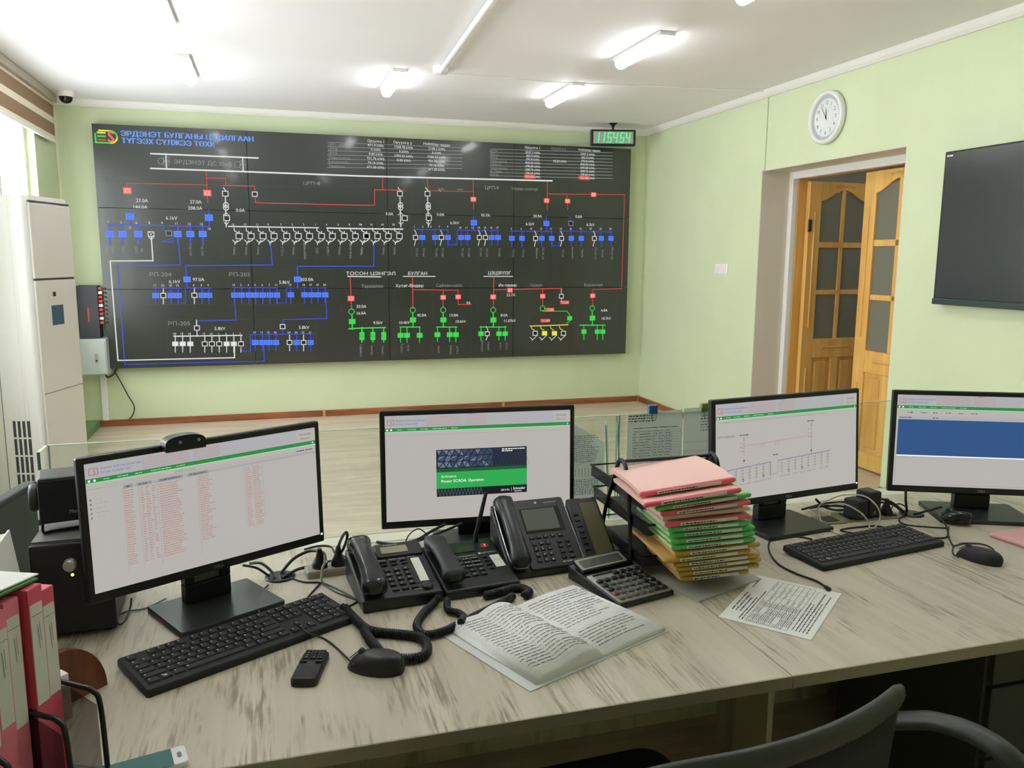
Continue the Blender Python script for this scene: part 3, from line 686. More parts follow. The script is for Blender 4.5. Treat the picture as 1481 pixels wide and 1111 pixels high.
# dotted group borders
def dots(fn, x0, y0, x1, y1):
    for p, q in (((x0, y0), (x1, y0)), ((x1, y0), (x1, y1)), ((x1, y1), (x0, y1)), ((x0, y1), (x0, y0))):
        n = int(max(abs(q[0]-p[0]), abs(q[1]-p[1]))/10)
        for k in range(n):
            a_ = (p[0]+(q[0]-p[0])*k/n, p[1]+(q[1]-p[1])*k/n); c_ = (p[0]+(q[0]-p[0])*(k+.5)/n, p[1]+(q[1]-p[1])*(k+.5)/n); ln(fn, [a_, c_], EDIM, .003)
for r_ in ((275, 660, 572, 812), (632, 660, 1082, 812), (365, 878, 1015, 1010), (605, 300, 1240, 608)): dots(A, *r_)
for r_ in ((150, 715, 315, 1030), (320, 715, 485, 1035), (512, 715, 725, 1035), (735, 715, 935, 1000), (945, 715, 1115, 990), (225, 300, 640, 612)): dots(B, *r_)
PD.build('grid_diagram', vw); PT.build('diagram_lettering', vw)

# ================================================================== WALL THINGS
# digital clock hanging from the ceiling
gp = at(887, 196, y=-.32)
root = thing('digital_clock', 'black framed digital clock with green digits hanging above the video wall corner', 'clock', (-.505, -.32, 2.545), math.radians(-14))
M_lcd = mat('clock_face', (150, 160, 152), .25, emit=.12)
M_seg = mat('clock_digits', (20, 60, 40), .4, emit=1.25, emit_rgb=(40, 235, 130))
b = MB(); b.box(-.215, .215, -.03, .03, 0, .15, M_blk); b.build('case', root, .008)
b = MB(); b.box(-.19, .19, -.0335, -.03, .02, .13, M_lcd); b.build('display', root)
b = Print(Matrix.Translation((0, -.0337, .075)) @ Matrix.Rotation(math.pi/2, 4, 'X'))
SEG = {'1': 'bc', '5': 'afgcd', '4': 'fgbc'}
for k, ch in enumerate('115454'):
    ox = -.15+k*.054+(.012 if k >= 2 else 0)+(.012 if k >= 4 else 0)-.006; wd, hh = .034, .085
    sk = lambda p: (ox+p[0]*wd+.12*(p[1]*hh), p[1]*hh)
    seg = {'a': ((-.5, .5), (.5, .5)), 'b': ((.5, .5), (.5, 0)), 'c': ((.5, 0), (.5, -.5)), 'd': ((-.5, -.5), (.5, -.5)), 'f': ((-.5, .5), (-.5, 0)), 'g': ((-.5, 0), (.5, 0)), 'e': ((-.5, 0), (-.5, -.5))}
    for s_ in SEG[ch]: b.line([sk(seg[s_][0]), sk(seg[s_][1])], .009, M_seg, 1)
for ox in (-.045, .075):
    for yy in (-.018, .018): b.disc((ox-.003, yy), .004, M_seg)
b.build('digits', root)
b = MB(); b.cyl((0, 0, .15), (0, 0, .20), .011, M_blk, 12); b.lathe([(.012, .17), (.02, .195), (.045, .2095)], M_blk, 16); b.build('ceiling_bracket', root)
# round wall clock (faces -X)
CLK = Vector((-.001, -2.835, 2.442))
root = thing('wall_clock', 'round white wall clock showing six minutes to twelve', 'clock', CLK, math.radians(-90))
M_clkrim = mat('clock_rim', (228, 230, 226), .3); M_clkface = mat('clock_dial', (222, 226, 226), .5); M_clkgrey = mat('clock_ring', (176, 180, 182), .4)
RX = Matrix.Rotation(math.pi/2, 4, 'X')                 # local z -> -y (towards viewer of the clock)
b = MB(RX); b.lathe([(.170, 0), (.178, .012), (.176, .034), (.165, .044), (.150, .040), (.146, .024), (.146, .02)], M_clkrim, 48); b.build('rim', root)
b = MB(RX); b.lathe([(.147, .018), (.147, .0225), (.146, .0225)], M_clkgrey, 48); b.build('outer_ring', root)
b = MB(RX); b.lathe([(.126, .0226), (.125, .0235)], M_clkface, 48); b.build('dial', root)
b = Print(Matrix.Translation((0, -.0238, 0)) @ RX)
for h in range(1, 13):
    a = math.radians(90-30*h); b.text(str(h), (.098*math.cos(a), .098*math.sin(a)), .026, M_ink, 1)
b.ring((0, 0), .072, .0012, M_clkgrey, 1, 40)
for k in range(60):
    a = math.radians(6*k); b.line([(.118*math.cos(a), .118*math.sin(a)), (.123*math.cos(a), .123*math.sin(a))], .001, M_ink2)
b.build('numerals', root)
b = Print(Matrix.Translation((0, -.0238, 0)) @ RX); b.dz = .0015
for ang, L, wd in ((-3, .055, .006), (-36, .085, .004)):
    a = math.radians(90-ang); b.line([(-.012*math.cos(a), -.012*math.sin(a)), (L*math.cos(a), L*math.sin(a))], wd, M_ink, 2 if wd > .005 else 3)
b.disc((0, 0), .006, M_ink, 4); b.build('hands', root)
# television
root = thing('television', 'large switched-off black television on the right wall', 'television', (-.06, -3.937-.725, 1.2401), math.radians(-90))
M_tv = mat('tv_screen', (44, 50, 45), .2, spec=.9); M_tvb = mat('tv_bezel', (24, 34, 32), .3)
b = MB(); b.box(-.725, .725, 0, .05, 0, .8436, M_tvb); b.build('case', root, .006)
b = MB(); b.box(-.71, .71, -.003, 0, .04, .832, M_tv); b.build('screen', root)
b = MB(); b.box(-.725, .725, -.008, 0, 0, .034, mat('tv_lower_bar', (52, 66, 64), .25)); b.build('lower_bar', root, .003)
b = Print(Matrix.Translation((-.68, -.0034, .818)) @ RX); b.words(-.025, .025, 0, .011, M_white); b.build('badge', root)
b = MB(); b.box(-.3, .3, .05, .0595, .2, .6, M_blkm); b.build('wall_mount', root)
# light switches
root = thing('light_switch', 'pair of small white light switches on the green right wall', 'light switch', (0, -1.545, 1.36), math.radians(-90))
for k in (-1, 1):
    b = MB(); b.box(k*.052-.048, k*.052+.048, -.01, 0, 0, .085, M_pvc); b.build('plate', root, .004)
    b = MB(); b.box(k*.052-.03, k*.052+.03, -.016, -.009, .012, .073, M_white); b.build('rocker', root, .003)
# dome camera
root = thing('dome_camera', 'small white dome camera with a dark lens on the ceiling corner', 'camera', (-5.17, -.36, ZC))
b = MB(); b.lathe([(.065, 0), (.065, -.03), (.052, -.042)], M_white, 24); b.build('housing', root)
b = MB(); b.lathe([(.05, -.042), (.046, -.065), (.03, -.085), (.006, -.093)], M_blkg, 24); b.build('dome', root)
# roller blind (zebra)
root = thing('zebra_blind', 'zebra roller blind with brown and cream bands over the left window', 'blind', (-5.305, -1.5, 2.38))
M_bb = mat('blind_brown', (142, 116, 88), .8); M_bc = mat('blind_cream', (226, 218, 196), .8)
b = MB(); b.box(-.035, .035, -2.4, 1.32, .31, .372, mat('blind_box', (176, 170, 152), .5)); b.build('head_rail', root, .006)
zz = .31
for k, (h, mm) in enumerate(((.02, M_bc), (.095, M_bb), (.05, M_bc), (.095, M_bb), (.03, M_bc))):
    b = MB(); b.box(.0, .004, -2.4, 1.3, zz-h, zz, mm); b.build('brown_band' if mm == M_bb else 'cream_band', root); zz -= h
b = MB(); b.box(-.008, .012, -2.4, 1.3, -.004, .02, M_pvc); b.build('bottom_bar', root, .004)
b = MB()
b.tube(spline([(.02, 1.28, .33), (.025, 1.285, -.3), (.03, 1.28, -1.15), (.03, 1.26, -1.2), (.03, 1.24, -1.15), (.025, 1.235, -.3), (.02, 1.24, .33)], 10), .0035, M_bc, 6); b.build('bead_chain', root)
# air conditioner
root = thing('air_conditioner', 'tall white floor-standing air conditioner in the left corner', 'air conditioner', (-5.03, -2.555, 0), math.radians(-16))
M_ac = mat('ac_white', (226, 224, 222), .3); M_acf = mat('ac_front_gloss', (206, 203, 194), .12); M_acd = mat('ac_dark_slot', (58, 60, 64), .6)
prof = [(-.19, -.25), (.12, -.25), (.165, -.235), (.185, -.20), (.19, -.1), (.192, .0), (.19, .1), (.185, .20), (.165, .235), (.12, .25), (-.19, .25)]
b = MB(); b.prism([(x, y*.92) for x, y in prof], .02, 1.80, M_ac); b.build('body', root, .006)
b = MB(); b.box(-.17, .17, -.24, .24, 0, .03, M_dkgrey); b.build('plinth', root)
b = MB(); b.box(.188, .199, -.205, .205, .1, 1.35, M_acf); b.build('front_panel', root, .006)
b = MB(); b.box(.188, .199, -.205, .205, 1.36, 1.76, M_acf); b.build('outlet_shutter', root, .006)
for z in (1.355, 1.77): b = MB(); b.box(.185, .1955, -.2, .2, z-.004, z+.004, M_acd); b.build('shadow_gap', root)
b = MB(); b.box(.1985, .2005, -.07, .05, 1.10, 1.21, mat('ac_display', (66, 88, 104), .15, emit=.05)); b.build('display', root)
b = MB(); b.box(.1985, .2005, -.045, -.015, 1.26, 1.285, M_dkgrey); b.build('sensor', root)
b = MB(); b.box(.192, .1995, -.203, .203, .73, .736, M_grey); b.build('seam', root)
b = MB(); b.box(-.02, .10, -.232, -.229, .02, 1.795, M_ac); b.build('side_panel', root)
b = MB(); b.box(-.021, -.017, -.2335, -.231, .02, 1.795, M_grey); b.build('side_seam', root)
for k in range(4):
    for j in range(6):
        b = MB(); x = .028+k*.026; b.box(x, x+.015, -.2335, -.231, .10+j*.1, .10+j*.1+.09, M_acd if j < 5 else M_ac); b.build('vent_slot', root)
# video controller, cabinet and trunk on the back wall
root = thing('video_controller', 'black box with red and white plugs above the grey cabinet', 'electronics', (-5.165, -.006, .79))
b = MB(); b.box(-.08, .08, -.14, 0, 0, .445, mat('controller_case', (52, 50, 58), .45)); b.build('case', root, .005)
M_redp = mat('red_plastic', (190, 60, 60), .45)
for k in range(9):
    b = MB(); z = .12+k*.036; b.box(.08, .11, -.12, -.09, z, z+.024, M_redp if k % 3 != 1 else M_pvc); b.build('plug', root, .003)
    b = MB(); b.tube(spline([(.11, -.105, z+.012), (.135, -.1, z+.012), (.14, -.08, z), (.138, -.02, z-.02)], 4), .006, M_dkgrey, 6); b.build('cable', root)
b = Print(Matrix.Translation((.0, -.1403, .2)) @ RX)
b.rect(-.006, -.06, .006, .06, M_redp); b.build('lettering', root)
root = thing('metal_cabinet', 'small grey metal cabinet with a lock mounted beside the video wall', 'cabinet', (-5.16, -.004, .485))
M_cab = mat('cabinet_grey', (186, 196, 192), .4)
b = MB(); b.box(-.155, .125, -.21, 0, 0, .305, M_cab); b.build('body', root, .005)
b = MB(); b.box(-.15, .118, -.222, -.21, .008, .297, M_cab); b.build('door', root, .004)
b = MB(RX); b.rprism(.035, .06, .105, .185, .2225, .23, .012, M_chrome); b.build('lock_plate', root)
b = MB(RX); b.lathe([(.008, .23), (.006, .234)], M_blk, 12, c=(.0475, .125, 0)); b.build('keyhole', root)
b = MB(); b.box(-5.135, -5.085, -.03, -.002, .058, .485, M_pvc); tag(b.build('wall_trunking', bevel=.003), 'white wall trunking below the grey metal cabinet', 'cable duct')
b = MB(); pts = [at(166, 538, y=-.06), at(172, 548, y=-.05), at(185, 572, y=-.04), at(194, 588, y=-.035), at(192, 600, y=-.03), at(187, 606, y=-.03)]
b.tube(spline(pts, 6), .005, M_blk, 6); tag(b.build('dangling_cable'), 'thin black cable dangling below the video wall', 'cable')
b = MB(); b.tube(spline([(-5.09, -.03, .47), (-5.06, -.1, .45), (-5.02, -.06, .47), (-4.99, -.05, .53)], 6), .008, M_dkgrey, 6); tag(b.build('cabinet_cable'), 'short grey cable from the grey cabinet to the video wall', 'cable')

# ================================================================== DESK
ZD = .72
SX = -2.789
DL, DR = -4.245, -.75
root = thing('desk', 'whitewashed wood desk section on the left with the phones', 'desk', (0, 0, 0))
b = MB(); b.box(DL, SX-.0013, -6.523, -5.595, ZD-.025, ZD, M_desk); b.build('desktop', root, .0015, 1)
b = MB(); b.box(DL, SX-.0013, -6.5245, -6.523, ZD-.0245, ZD-.0005, M_deskedge); b.build('front_edge', root)
b = MB(); b.box(DL, DL+.025, -6.40, -5.62, 0, ZD-.025, M_panel); b.build('side_panel', root)
pe = at(1114, 1035, y=-5.92)
b = MB(); b.box(DL+.025, SX-.002, -5.66, -5.64, .18, ZD-.025, M_panel); b.build('modesty_panel', root)
root2 = thing('desk', 'whitewashed wood desk section on the right under the keyboard and loose paper', 'desk', (0, 0, 0))
b = MB(); b.box(SX+.0013, DR, -6.523, -5.595, ZD-.025, ZD, M_desk); b.build('desktop', root2, .0015, 1)
b = MB(); b.box(SX+.0013, DR, -6.5245, -6.523, ZD-.0245, ZD-.0005, M_deskedge); b.build('front_edge', root2)
b = MB(); b.box(DR-.025, DR, -6.40, -5.62, 0, ZD-.025, M_panel); b.build('side_panel', root2)
b = MB(); b.box(pe.x-.009, pe.x+.009, -5.92, -5.66, 0, ZD-.025, M_panel); b.build('support_panel', root2)
b = MB(); b.box(SX+.002, DR-.025, -5.66, -5.64, .18, ZD-.025, M_panel); b.build('modesty_panel', root2)
root = thing('pedestal', 'dark drawer pedestal under the right desk section', 'cabinet', (-1.75, -5.95, 0))
M_ped = mat('pedestal_dark', (62, 64, 58), .5)
b = MB(); b.box(-.25, .25, -.28, .25, .0, .64, M_ped); b.build('body', root, .004)
for k in range(3): b = MB(); b.box(-.24, .24, -.298, -.28, .03+k*.2, .22+k*.2, M_ped); dr = b.build('drawer', root, .003); b = MB(); b.box(-.06, .06, -.315, -.298, .17+k*.2, .182+k*.2, M_metal); b.build('handle', dr)
b = MB(); b.box(DL, DR, -5.594, -5.515, ZD-.04, ZD+.001, mat('ledge_white', (214, 208, 190), .4)); tag(b.build('desk_ledge', bevel=.002), 'pale ledge along the rear edge of the desk carrying the glass', 'ledge')
b = MB(); b.box(DL, DR, -5.535, -5.517, 0.0, ZD-.04, M_panel); tag(b.build('desk_front_panel'), 'whitewashed panel closing the far side of the desk', 'panel')
# glass screen
M_glass = glass('screen_glass', (247, 252, 249), .035)
M_gedge = mat('glass_edge', (104, 140, 126), .15, spec=.6)
GZ0, GZ1, GY = ZD+.001, 1.022, -5.448
def pane(x0, x1, y0, y1, label):
    root = thing('glass_screen', label, 'glass screen', ((x0+x1)/2, (y0+y1)/2, GZ0))
    hx, hy = (x1-x0)/2, (y1-y0)/2
    b = MB(); b.box(-hx, hx, -hy, hy, 0, GZ1-GZ0, M_glass); b.build('pane', root)
    return root
GY0, GY1 = -5.528, -5.520
sx_ = at(893, 640, y=-5.524).x
g1 = pane(-4.235, sx_-.004, GY0, GY1, 'clear glass screen behind the left desk section')
g2 = pane(sx_+.004, DR, GY0, GY1, 'clear glass screen behind the right desk section')
g3 = pane(-4.243, -4.236, -5.60, GY0, 'short clear glass return at the left end of the desk')
for g, (x0, x1, y0, y1) in ((g1, (-4.235, sx_-.004, GY0, GY1)), (g2, (sx_+.004, DR, GY0, GY1)), (g3, (-4.243, -4.236, -5.60, GY0))):
    hx, hy = (x1-x0)/2, (y1-y0)/2
    b = MB(); b.box(-hx, hx, -hy, hy, GZ1-GZ0, GZ1-GZ0+.0015, mat('glass_top_edge', (206, 222, 200), .2)); b.build('polished_top_edge', g)
    for s in ((-1, 1) if g != g3 else (-1,)):
        b = MB()
        if g == g3: b.box(-hx, hx, -hy-.0015, -hy, 0, GZ1-GZ0, M_gedge)
        else: b.box(s*hx-.001, s*hx+.001, -hy, hy, 0, GZ1-GZ0, M_gedge)
        b.build('polished_side_edge', g)

# ================================================================== MONITORS
ES = lambda n, rgb, k=1: mat('screen_'+n, (10, 10, 10), .35, emit=k, emit_rgb=rgb)
S_bg = ES('background', (176, 172, 168), .95); S_hd = ES('header', (168, 168, 172), .95); S_gr = ES('green', (46, 128, 66)); S_lg = ES('light_green', (150, 205, 160))
S_red = ES('red_text', (172, 132, 126)); S_blue = ES('blue_text', (80, 84, 150)); S_dk = ES('dark_text', (84, 84, 88)); S_ln = ES('line', (140, 140, 142)); S_wh = ES('white', (235, 238, 236))
S_rd2 = ES('red_line', (185, 95, 90)); S_bl2 = ES('blue_panel', (42, 78, 128)); S_logo = ES('logo_red', (165, 85, 78)); S_gm = ES('grey_mid', (160, 158, 158))
def monitor(label, c, yaw, tilt, w, h, draw, basew=.235, based=.18, cable=True):
    root = thing('monitor', label, 'monitor', (c[0], c[1], ZD), yaw, group='desk monitors')
    zc = c[2]-ZD
    T = Matrix.Translation((0, 0, zc)) @ Matrix.Rotation(-tilt, 4, 'X')
    b = MB(T); b.rprism2 = None
    b.box(-w/2, w/2, 0, .018, -h/2, h/2, M_blk); cs = b.build('case', root, .004)
    b = MB(T)
    b.loft([[(x*(w/2-.03-k*.10), .018+k*.028, z*(h/2-.03-k*.07)) for x, z in ((-1, -1), (1, -1), (1, 1), (-1, 1))] for k in (0, .4, 1)], M_blkm, False); b.build('back_shell', root, .004)
    bz = .0135
    b = MB(T); b.box(-w/2+bz, w/2-bz, -.0008, .001, -h/2+bz+.007, h/2-bz, S_bg); b.build('screen', root)
    P = Print(T @ Matrix.Translation((-w/2+bz, -.001, h/2-bz)) @ RX); P.dz = .00025
    sw, sh = w-2*bz, h-2*bz-.007
    draw(P, sw, sh); P.build('screen_picture', root)
    b = Print(T @ Matrix.Translation((0, -.0003, -h/2+.0105)) @ RX); b.text('DELL', (0, 0), .0072, M_metal, 1, 0, 'c', .022); b.build('maker_badge', root)
    b = MB(T); b.box(w/2-.010, w/2-.0065, -.0012, 0, -h/2+.018, -h/2+.022, mat('power_led', (250, 250, 255), .3, emit=1.2)); b.build('power_light', root)
    # neck with an oval cable opening, base plate
    ny = .062
    hw = .052; zt = zc+.02
    N = 20; inner = [(.026*math.cos(2*math.pi*i/N), .072+.014*math.sin(2*math.pi*i/N)) for i in range(N)]
    b = MB()
    o_ = [(-hw, .012), (hw, .012), (hw*.94, zt), (-hw*.94, zt)]
    b.box(-hw, hw, ny-.012, ny+.016, .012, .055, M_blk); b.box(-hw, hw, ny-.012, ny+.016, .089, zt, M_blk)
    b.box(-hw, -.03, ny-.012, ny+.016, .055, .089, M_blk); b.box(.03, hw, ny-.012, ny+.016, .055, .089, M_blk)
    b.build('neck', root, .003)
    b = MB(); b.box(-.03, .03, ny-.002, ny+.004, .052, .092, M_grey); b.build('cable_opening', root)
    b = MB(); b.box(-.05, .05, ny-.026, ny+.02, zc-.05, zc+.05, M_blk); b.build('mount_head', root, .003)
    b = MB(); b.rprism(-basew/2, basew/2, -.075, -.075+based, .0, .012, .008, M_dkbase, 4, .002); b.build('base_plate', root)
    return root
M_dkbase = mat('stand_base', (46, 48, 47), .32)
def header(P, sw, sh, k=.115):
    hh = sh*k
    P.rect(0, 0, sw, -hh, S_hd, 1)
    P.frame((sw*.03, -hh*.55), sw*.032, hh*.42, .0012, S_logo, 2); P.text('S', (sw*.033, -hh*.55), hh*.3, S_logo, 3)
    P.text('ЭРДЭНЭТ БУЛГАНЫ ЦАХИЛГААН', (sw*.055, -hh*.42), hh*.13, S_blue, 2, 0, 'l', sw*.155); P.text('ТҮГЭЭХ СҮЛЖЭЭ ТӨХК', (sw*.055, -hh*.7), hh*.13, S_blue, 2, 0, 'l', sw*.115)
    P.rect(0, -.0006, sw, -.0016, S_gm, 2)
    for r in range(6):
        y = -hh*(.18+r*.135)
        P.words(sw*.215, sw*.405, y, hh*.055, S_red, 2, .9); P.words(sw*.42, sw*.54, y, hh*.055, S_red, 2, .9)
    P.words(sw*.44, sw*.48, -hh*.04, hh*.06, S_dk, 3)
    P.rect(sw*.905, -hh*.1, sw, -hh, S_bg, 2); P.text('Schneider', (sw*.95, -hh*.38), hh*.18, S_dk, 3, 0, 'c', sw*.06); P.text('Electric', (sw*.95, -hh*.72), hh*.14, S_dk, 3, 0, 'c', sw*.05)
    P.rect(0, -hh, sw, -hh-sh*.032, S_gr, 2); P.rect(0, -hh-sh*.032, sw, -hh-sh*.04, S_lg, 2)
    x = sw*.065
    for wd in (.03, .045, .04, .08, .04): P.words(x, x+sw*wd, -hh-sh*.017, sh*.009, S_lg, 3); x += sw*(wd+.022)
    P.disc((sw*.012, -hh-sh*.017), sh*.009, S_wh, 3); P.disc((sw*.032, -hh-sh*.017), sh*.009, S_wh, 3); P.disc((sw*.985, -hh-sh*.017), sh*.006, S_wh, 3)
    return -hh-sh*.04
def draw_alarm(P, sw, sh):
    y = header(P, sw, sh); P.line([(0, y-sh*.04), (sw, y-sh*.04)], .0006, S_ln)
    P.words(sw*.07, sw*.3, y-sh*.022, sh*.012, S_gm, 1); P.words(sw*.34, sw*.43, y-sh*.022, sh*.012, S_ln, 1)
    P.rect(sw*.132, y-sh*.055, sw, y-sh*.078, S_gm, 1); 
    for x0, x1 in ((.135, .17), (.185, .245), (.27, .37), (.39, .48)): P.rect(sw*x0, y-sh*.052, sw*x1, y-sh*.08, S_ln, 2); P.words(sw*(x0+.01), sw*(x1-.01), y-sh*.066, sh*.012, S_dk, 3)
    cols = [(.135, .172), (.198, .215), (.218, .24), (.243, .258), (.272, .375), (.435, .505), (.645, .675), (.683, .722)]
    for x in (.132, .192, .265, .43, .64, .68, .727): P.line([(sw*x, y-sh*.08), (sw*x, -sh*(.9 if x < .5 else .72))], .0006, S_ln)
    for r in range(31):
        yy = y-sh*(.098+r*.0195)
        for k, (x0, x1) in enumerate(cols):
            if k == 5 and r > 27: continue
            if k > 5 and r > 26: continue
            x2 = x1-(random.random()*.03*sw/sw if k in (4, 5) else 0)
            P.words(sw*x0, sw*x2, yy, sh*.0095, S_red, 2, 1.0, (.5, 1.5))
    for r in range(5): P.words(sw*.03, sw*(.07+.01*(r % 2)), y-sh*(.12+r*.035), sh*.012, S_gm, 2); P.rect(sw*.008, y-sh*(.115+r*.035), sw*.014, y-sh*(.125+r*.035), S_dk, 2)
    P.words(sw*.9, sw*.99, y-sh*.035, sh*.014, S_dk, 2)
def draw_splash(P, sw, sh):
    y = header(P, sw, sh); P.line([(0, y-sh*.03), (sw, y-sh*.03)], .0005, S_ln)
    x0, x1, ya, yb = sw*.265, sw*.757, -sh*.335, -sh*.785
    S_nv = ES('splash_navy', (30, 38, 52)); S_st = ES('splash_steel', (98, 112, 132)); S_bk = ES('splash_black', (22, 25, 30)); S_g2 = ES('splash_green', (44, 160, 78)); S_dg = ES('splash_dark_green', (30, 84, 46))
    P.rect(x0, ya, x1, yb, S_nv, 1); h = ya-yb; wd = x1-x0
    rnd = random.Random(3); g = 9
    pts = {}
    for i in range(g+1):
        for j in range(4): pts[i, j] = (x0+wd*.62*min(1, max(0, (i+(j % 2)*.5+rnd.uniform(-.2, .2))/g)), ya-h*.40*min(1, max(0, (j+rnd.uniform(-.15, .15))/3)))
    for i in range(g):
        for j in range(3):
            a_, b_, c_, d_ = pts[i, j], pts[i+1, j], pts[i, j+1], pts[i+1, j+1]
            for tri in ((a_, b_, c_), (b_, d_, c_)):
                m_ = (sum(p[0] for p in tri)/3, sum(p[1] for p in tri)/3); q = [(m_[0]+(p[0]-m_[0])*.74, m_[1]+(p[1]-m_[1])*.74, 2*P.dz) for p in tri]
                k = 1-i/g; P.add(q, [(0, 1, 2)], S_st if rnd.random() < k*.9 else ES('splash_blue', (52, 70, 98)))
    for k in range(10): P.line([(x0+wd*(.6+.04*k), ya), (x0+wd*(.62+.04*k+.05), ya-h*.4)], .0006, ES('splash_blue', (52, 70, 98)), 3)
    P.rect(x0, ya-h*.41, x1, ya-h*.52, S_dg, 4); P.rect(x0, ya-h*.48, x1, ya-h*.83, S_g2, 5); P.rect(x0, ya-h*.83, x1, yb, S_bk, 4)
    for k in range(14):
        xa = x0+wd*.5*k/14; P.line([(xa, yb), (xa+wd*.02, yb+h*.16)], .0007, S_st, 5); P.line([(xa+wd*.02, yb+h*.16), (xa+wd*.04, yb)], .0007, S_st, 5)
    P.text('EcoStruxure', (x0+wd*.055, ya-h*.57), h*.05, S_wh, 6, 0, 'l', wd*.16); P.text('Power SCADA', (x0+wd*.055, ya-h*.67), h*.065, S_wh, 6, 0, 'l', wd*.27); P.text('Operation', (x0+wd*.345, ya-h*.67), h*.065, S_wh, 6, 0, 'l', wd*.17)
    P.text('Life Is On', (x0+wd*.71, yb+h*.08), h*.045, S_wh, 6, 0, 'l', wd*.09); P.line([(x0+wd*.825, yb+h*.04), (x0+wd*.825, yb+h*.12)], .0005, S_wh, 6); P.text('Schneider', (x0+wd*.845, yb+h*.1), h*.06, S_wh, 6, 0, 'l', wd*.135); P.text('Electric', (x0+wd*.86, yb+h*.04), h*.03, S_wh, 6, 0, 'l', wd*.08)
    P.words(x0+wd*.72, x0+wd*.98, ya-h*.04, h*.022, S_wh, 6); P.words(x0+wd*.72, x0+wd*.85, ya-h*.08, h*.022, S_wh, 6)
def draw_diagram(P, sw, sh):
    y = header(P, sw, sh, .125)
    P.words(sw*.02, sw*.8, y-sh*.025, sh*.01, S_ln, 2, .5)
    p = lambda s, t: (sw*s, -sh*t)
    P.text('ЦРП-9 (Шинэ)', p(.01, .335), sh*.022, S_dk, 2, 0, 'l', sw*.11)
    P.line([p(.185, .36), p(.185, .62)], .0010, S_rd2); P.line([p(.66, .25), p(.66, .62)], .0010, S_rd2)
    P.line([p(.185, .45), p(.66, .41)], .0009, S_rd2); P.line([p(.66, .45), p(.66, .64)], .0009, S_dk)
    for s in (.185, .66):
        t0 = .36 if s < .5 else .28
        P.words(sw*(s-.03), sw*(s+.03), -sh*(t0-.025), sh*.014, S_dk, 2); P.ring(p(s, t0+.02), sh*.012, .0008, S_dk)
        for k in range(3): P.line([p(s-.025, t0+.06+.04*k), p(s+.005, t0+.07+.04*k)], .0008, S_dk, 2)
        P.disc(p(s, .60 if s < .5 else .575), sh*.012, S_dk, 2)
    for s in (.31, .415):
        for d in (-.01, .01): P.frame(p(s+d, .455), sw*.008, sh*.03, .0007, S_rd2, 2)
    P.line([p(.07, .685), p(.37, .645)], .0016, S_blue, 2); P.line([p(.42, .64), p(.80, .60)], .0016, S_blue, 2); P.line([p(.37, .645), p(.37, .78), p(.42, .775), p(.42, .64)], .0008, S_dk)
    P.words(sw*.385, sw*.42, -sh*.575, sh*.016, S_dk, 2)
    for k in range(7):
        s = .085+k*.047; t = .685-.04*(s-.07)/.3; P.line([p(s, t), p(s, t+.15)], .0008, S_dk)
        for j in range(4): P.line([p(s-.014, t+.035+j*.03), p(s+.004, t+.03+j*.03)], .0009, S_dk, 2)
        if k in (2, 5): P.frame(p(s, t+.13), sw*.008, sh*.03, .0012, S_dk, 2)
        P.words(sw*(s-.02), sw*(s+.022), -sh*(t+.175), sh*.013, S_ln, 2)
    for k in range(8):
        s = .45+k*.048; t = .638-.04*(s-.42)/.38; P.line([p(s, t), p(s, t+.15)], .0008, S_dk)
        for j in range(4): P.line([p(s-.014, t+.035+j*.03), p(s+.004, t+.03+j*.03)], .0009, S_dk, 2)
        if k in (1, 3): P.frame(p(s, t+.13), sw*.008, sh*.03, .0012, S_dk, 2)
        P.words(sw*(s-.02), sw*(s+.022), -sh*(t+.175), sh*.013, S_ln, 2)
def draw_blue(P, sw, sh):
    y = header(P, sw, sh)
    for k in range(6): P.words(sw*(.06+k*.07), sw*(.1+k*.07), y-sh*.035, sh*.012, S_dk, 2, .6)
    P.rect(sw*.01, y-sh*.075, sw*.99, y-sh*.11, S_hd, 2); P.words(sw*.015, sw*.1, y-sh*.092, sh*.014, S_blue, 3); P.words(sw*.2, sw*.24, y-sh*.092, sh*.014, S_dk, 3)
    P.rect(sw*.01, y-sh*.112, sw*.99, -sh*.66, S_bl2, 2); P.rect(sw*.01, -sh*.66, sw*.99, -sh*.672, S_wh, 3)
    P.frame((sw*.5, -sh*.63), sw*.98, sh*.7, .0008, S_ln, 1)
    P.words(sw*.02, sw*.5, -sh*.69, sh*.01, S_gm, 3, .3)
monitor('black monitor at the left with a webcam showing a red alarm list', (-3.8274, -5.935, .960), .497, .037, .528, .2915, draw_alarm)
monitor('black monitor in the middle showing a green and navy splash window', (-3.176, -5.68, .936), -.073, .045, .526, .315, draw_splash)
monitor('black monitor behind the folder stack showing a thin line diagram', (-2.298, -5.79, .960), .136, .074, .541, .304, draw_diagram)
monitor('black monitor at the right edge showing a blue panel', (-1.667, -5.86, .947), -.413, .05, .540, .310, draw_blue, .27, .19)
# webcam
ca, sa = math.cos(.497), math.sin(.497)
root = thing('webcam', 'small black webcam clipped on top of the left monitor', 'webcam', (-3.8274-.061*ca, -5.935-.061*sa, 1.107), .497)
b = MB(RX); pr = []
N = 16
for i in range(N+1): a = math.pi*i/N; pr.append((.036*math.cos(a)*(1 if abs(math.cos(a)) < .9 else 1), -.012+.030*math.sin(a)**.6))
b.prism([(-.042, -.014), (.042, -.014)]+[(.042*math.cos(math.pi*i/N), -.004+.022*math.sin(math.pi*i/N)**.5) for i in range(N+1)], -.012, .016, M_blk); b.build('body', root, .003)
for x in (-.012, .027): b = MB(RX); b.lathe([(.0035, .016), (.003, .0175)], M_metal, 10, c=(x, .004, 0)); b.build('lens' if x < 0 else 'indicator', root)
b = MB(); b.box(-.03, .03, .02, .026, -.05, -.004, M_blk); b.build('clip', root)

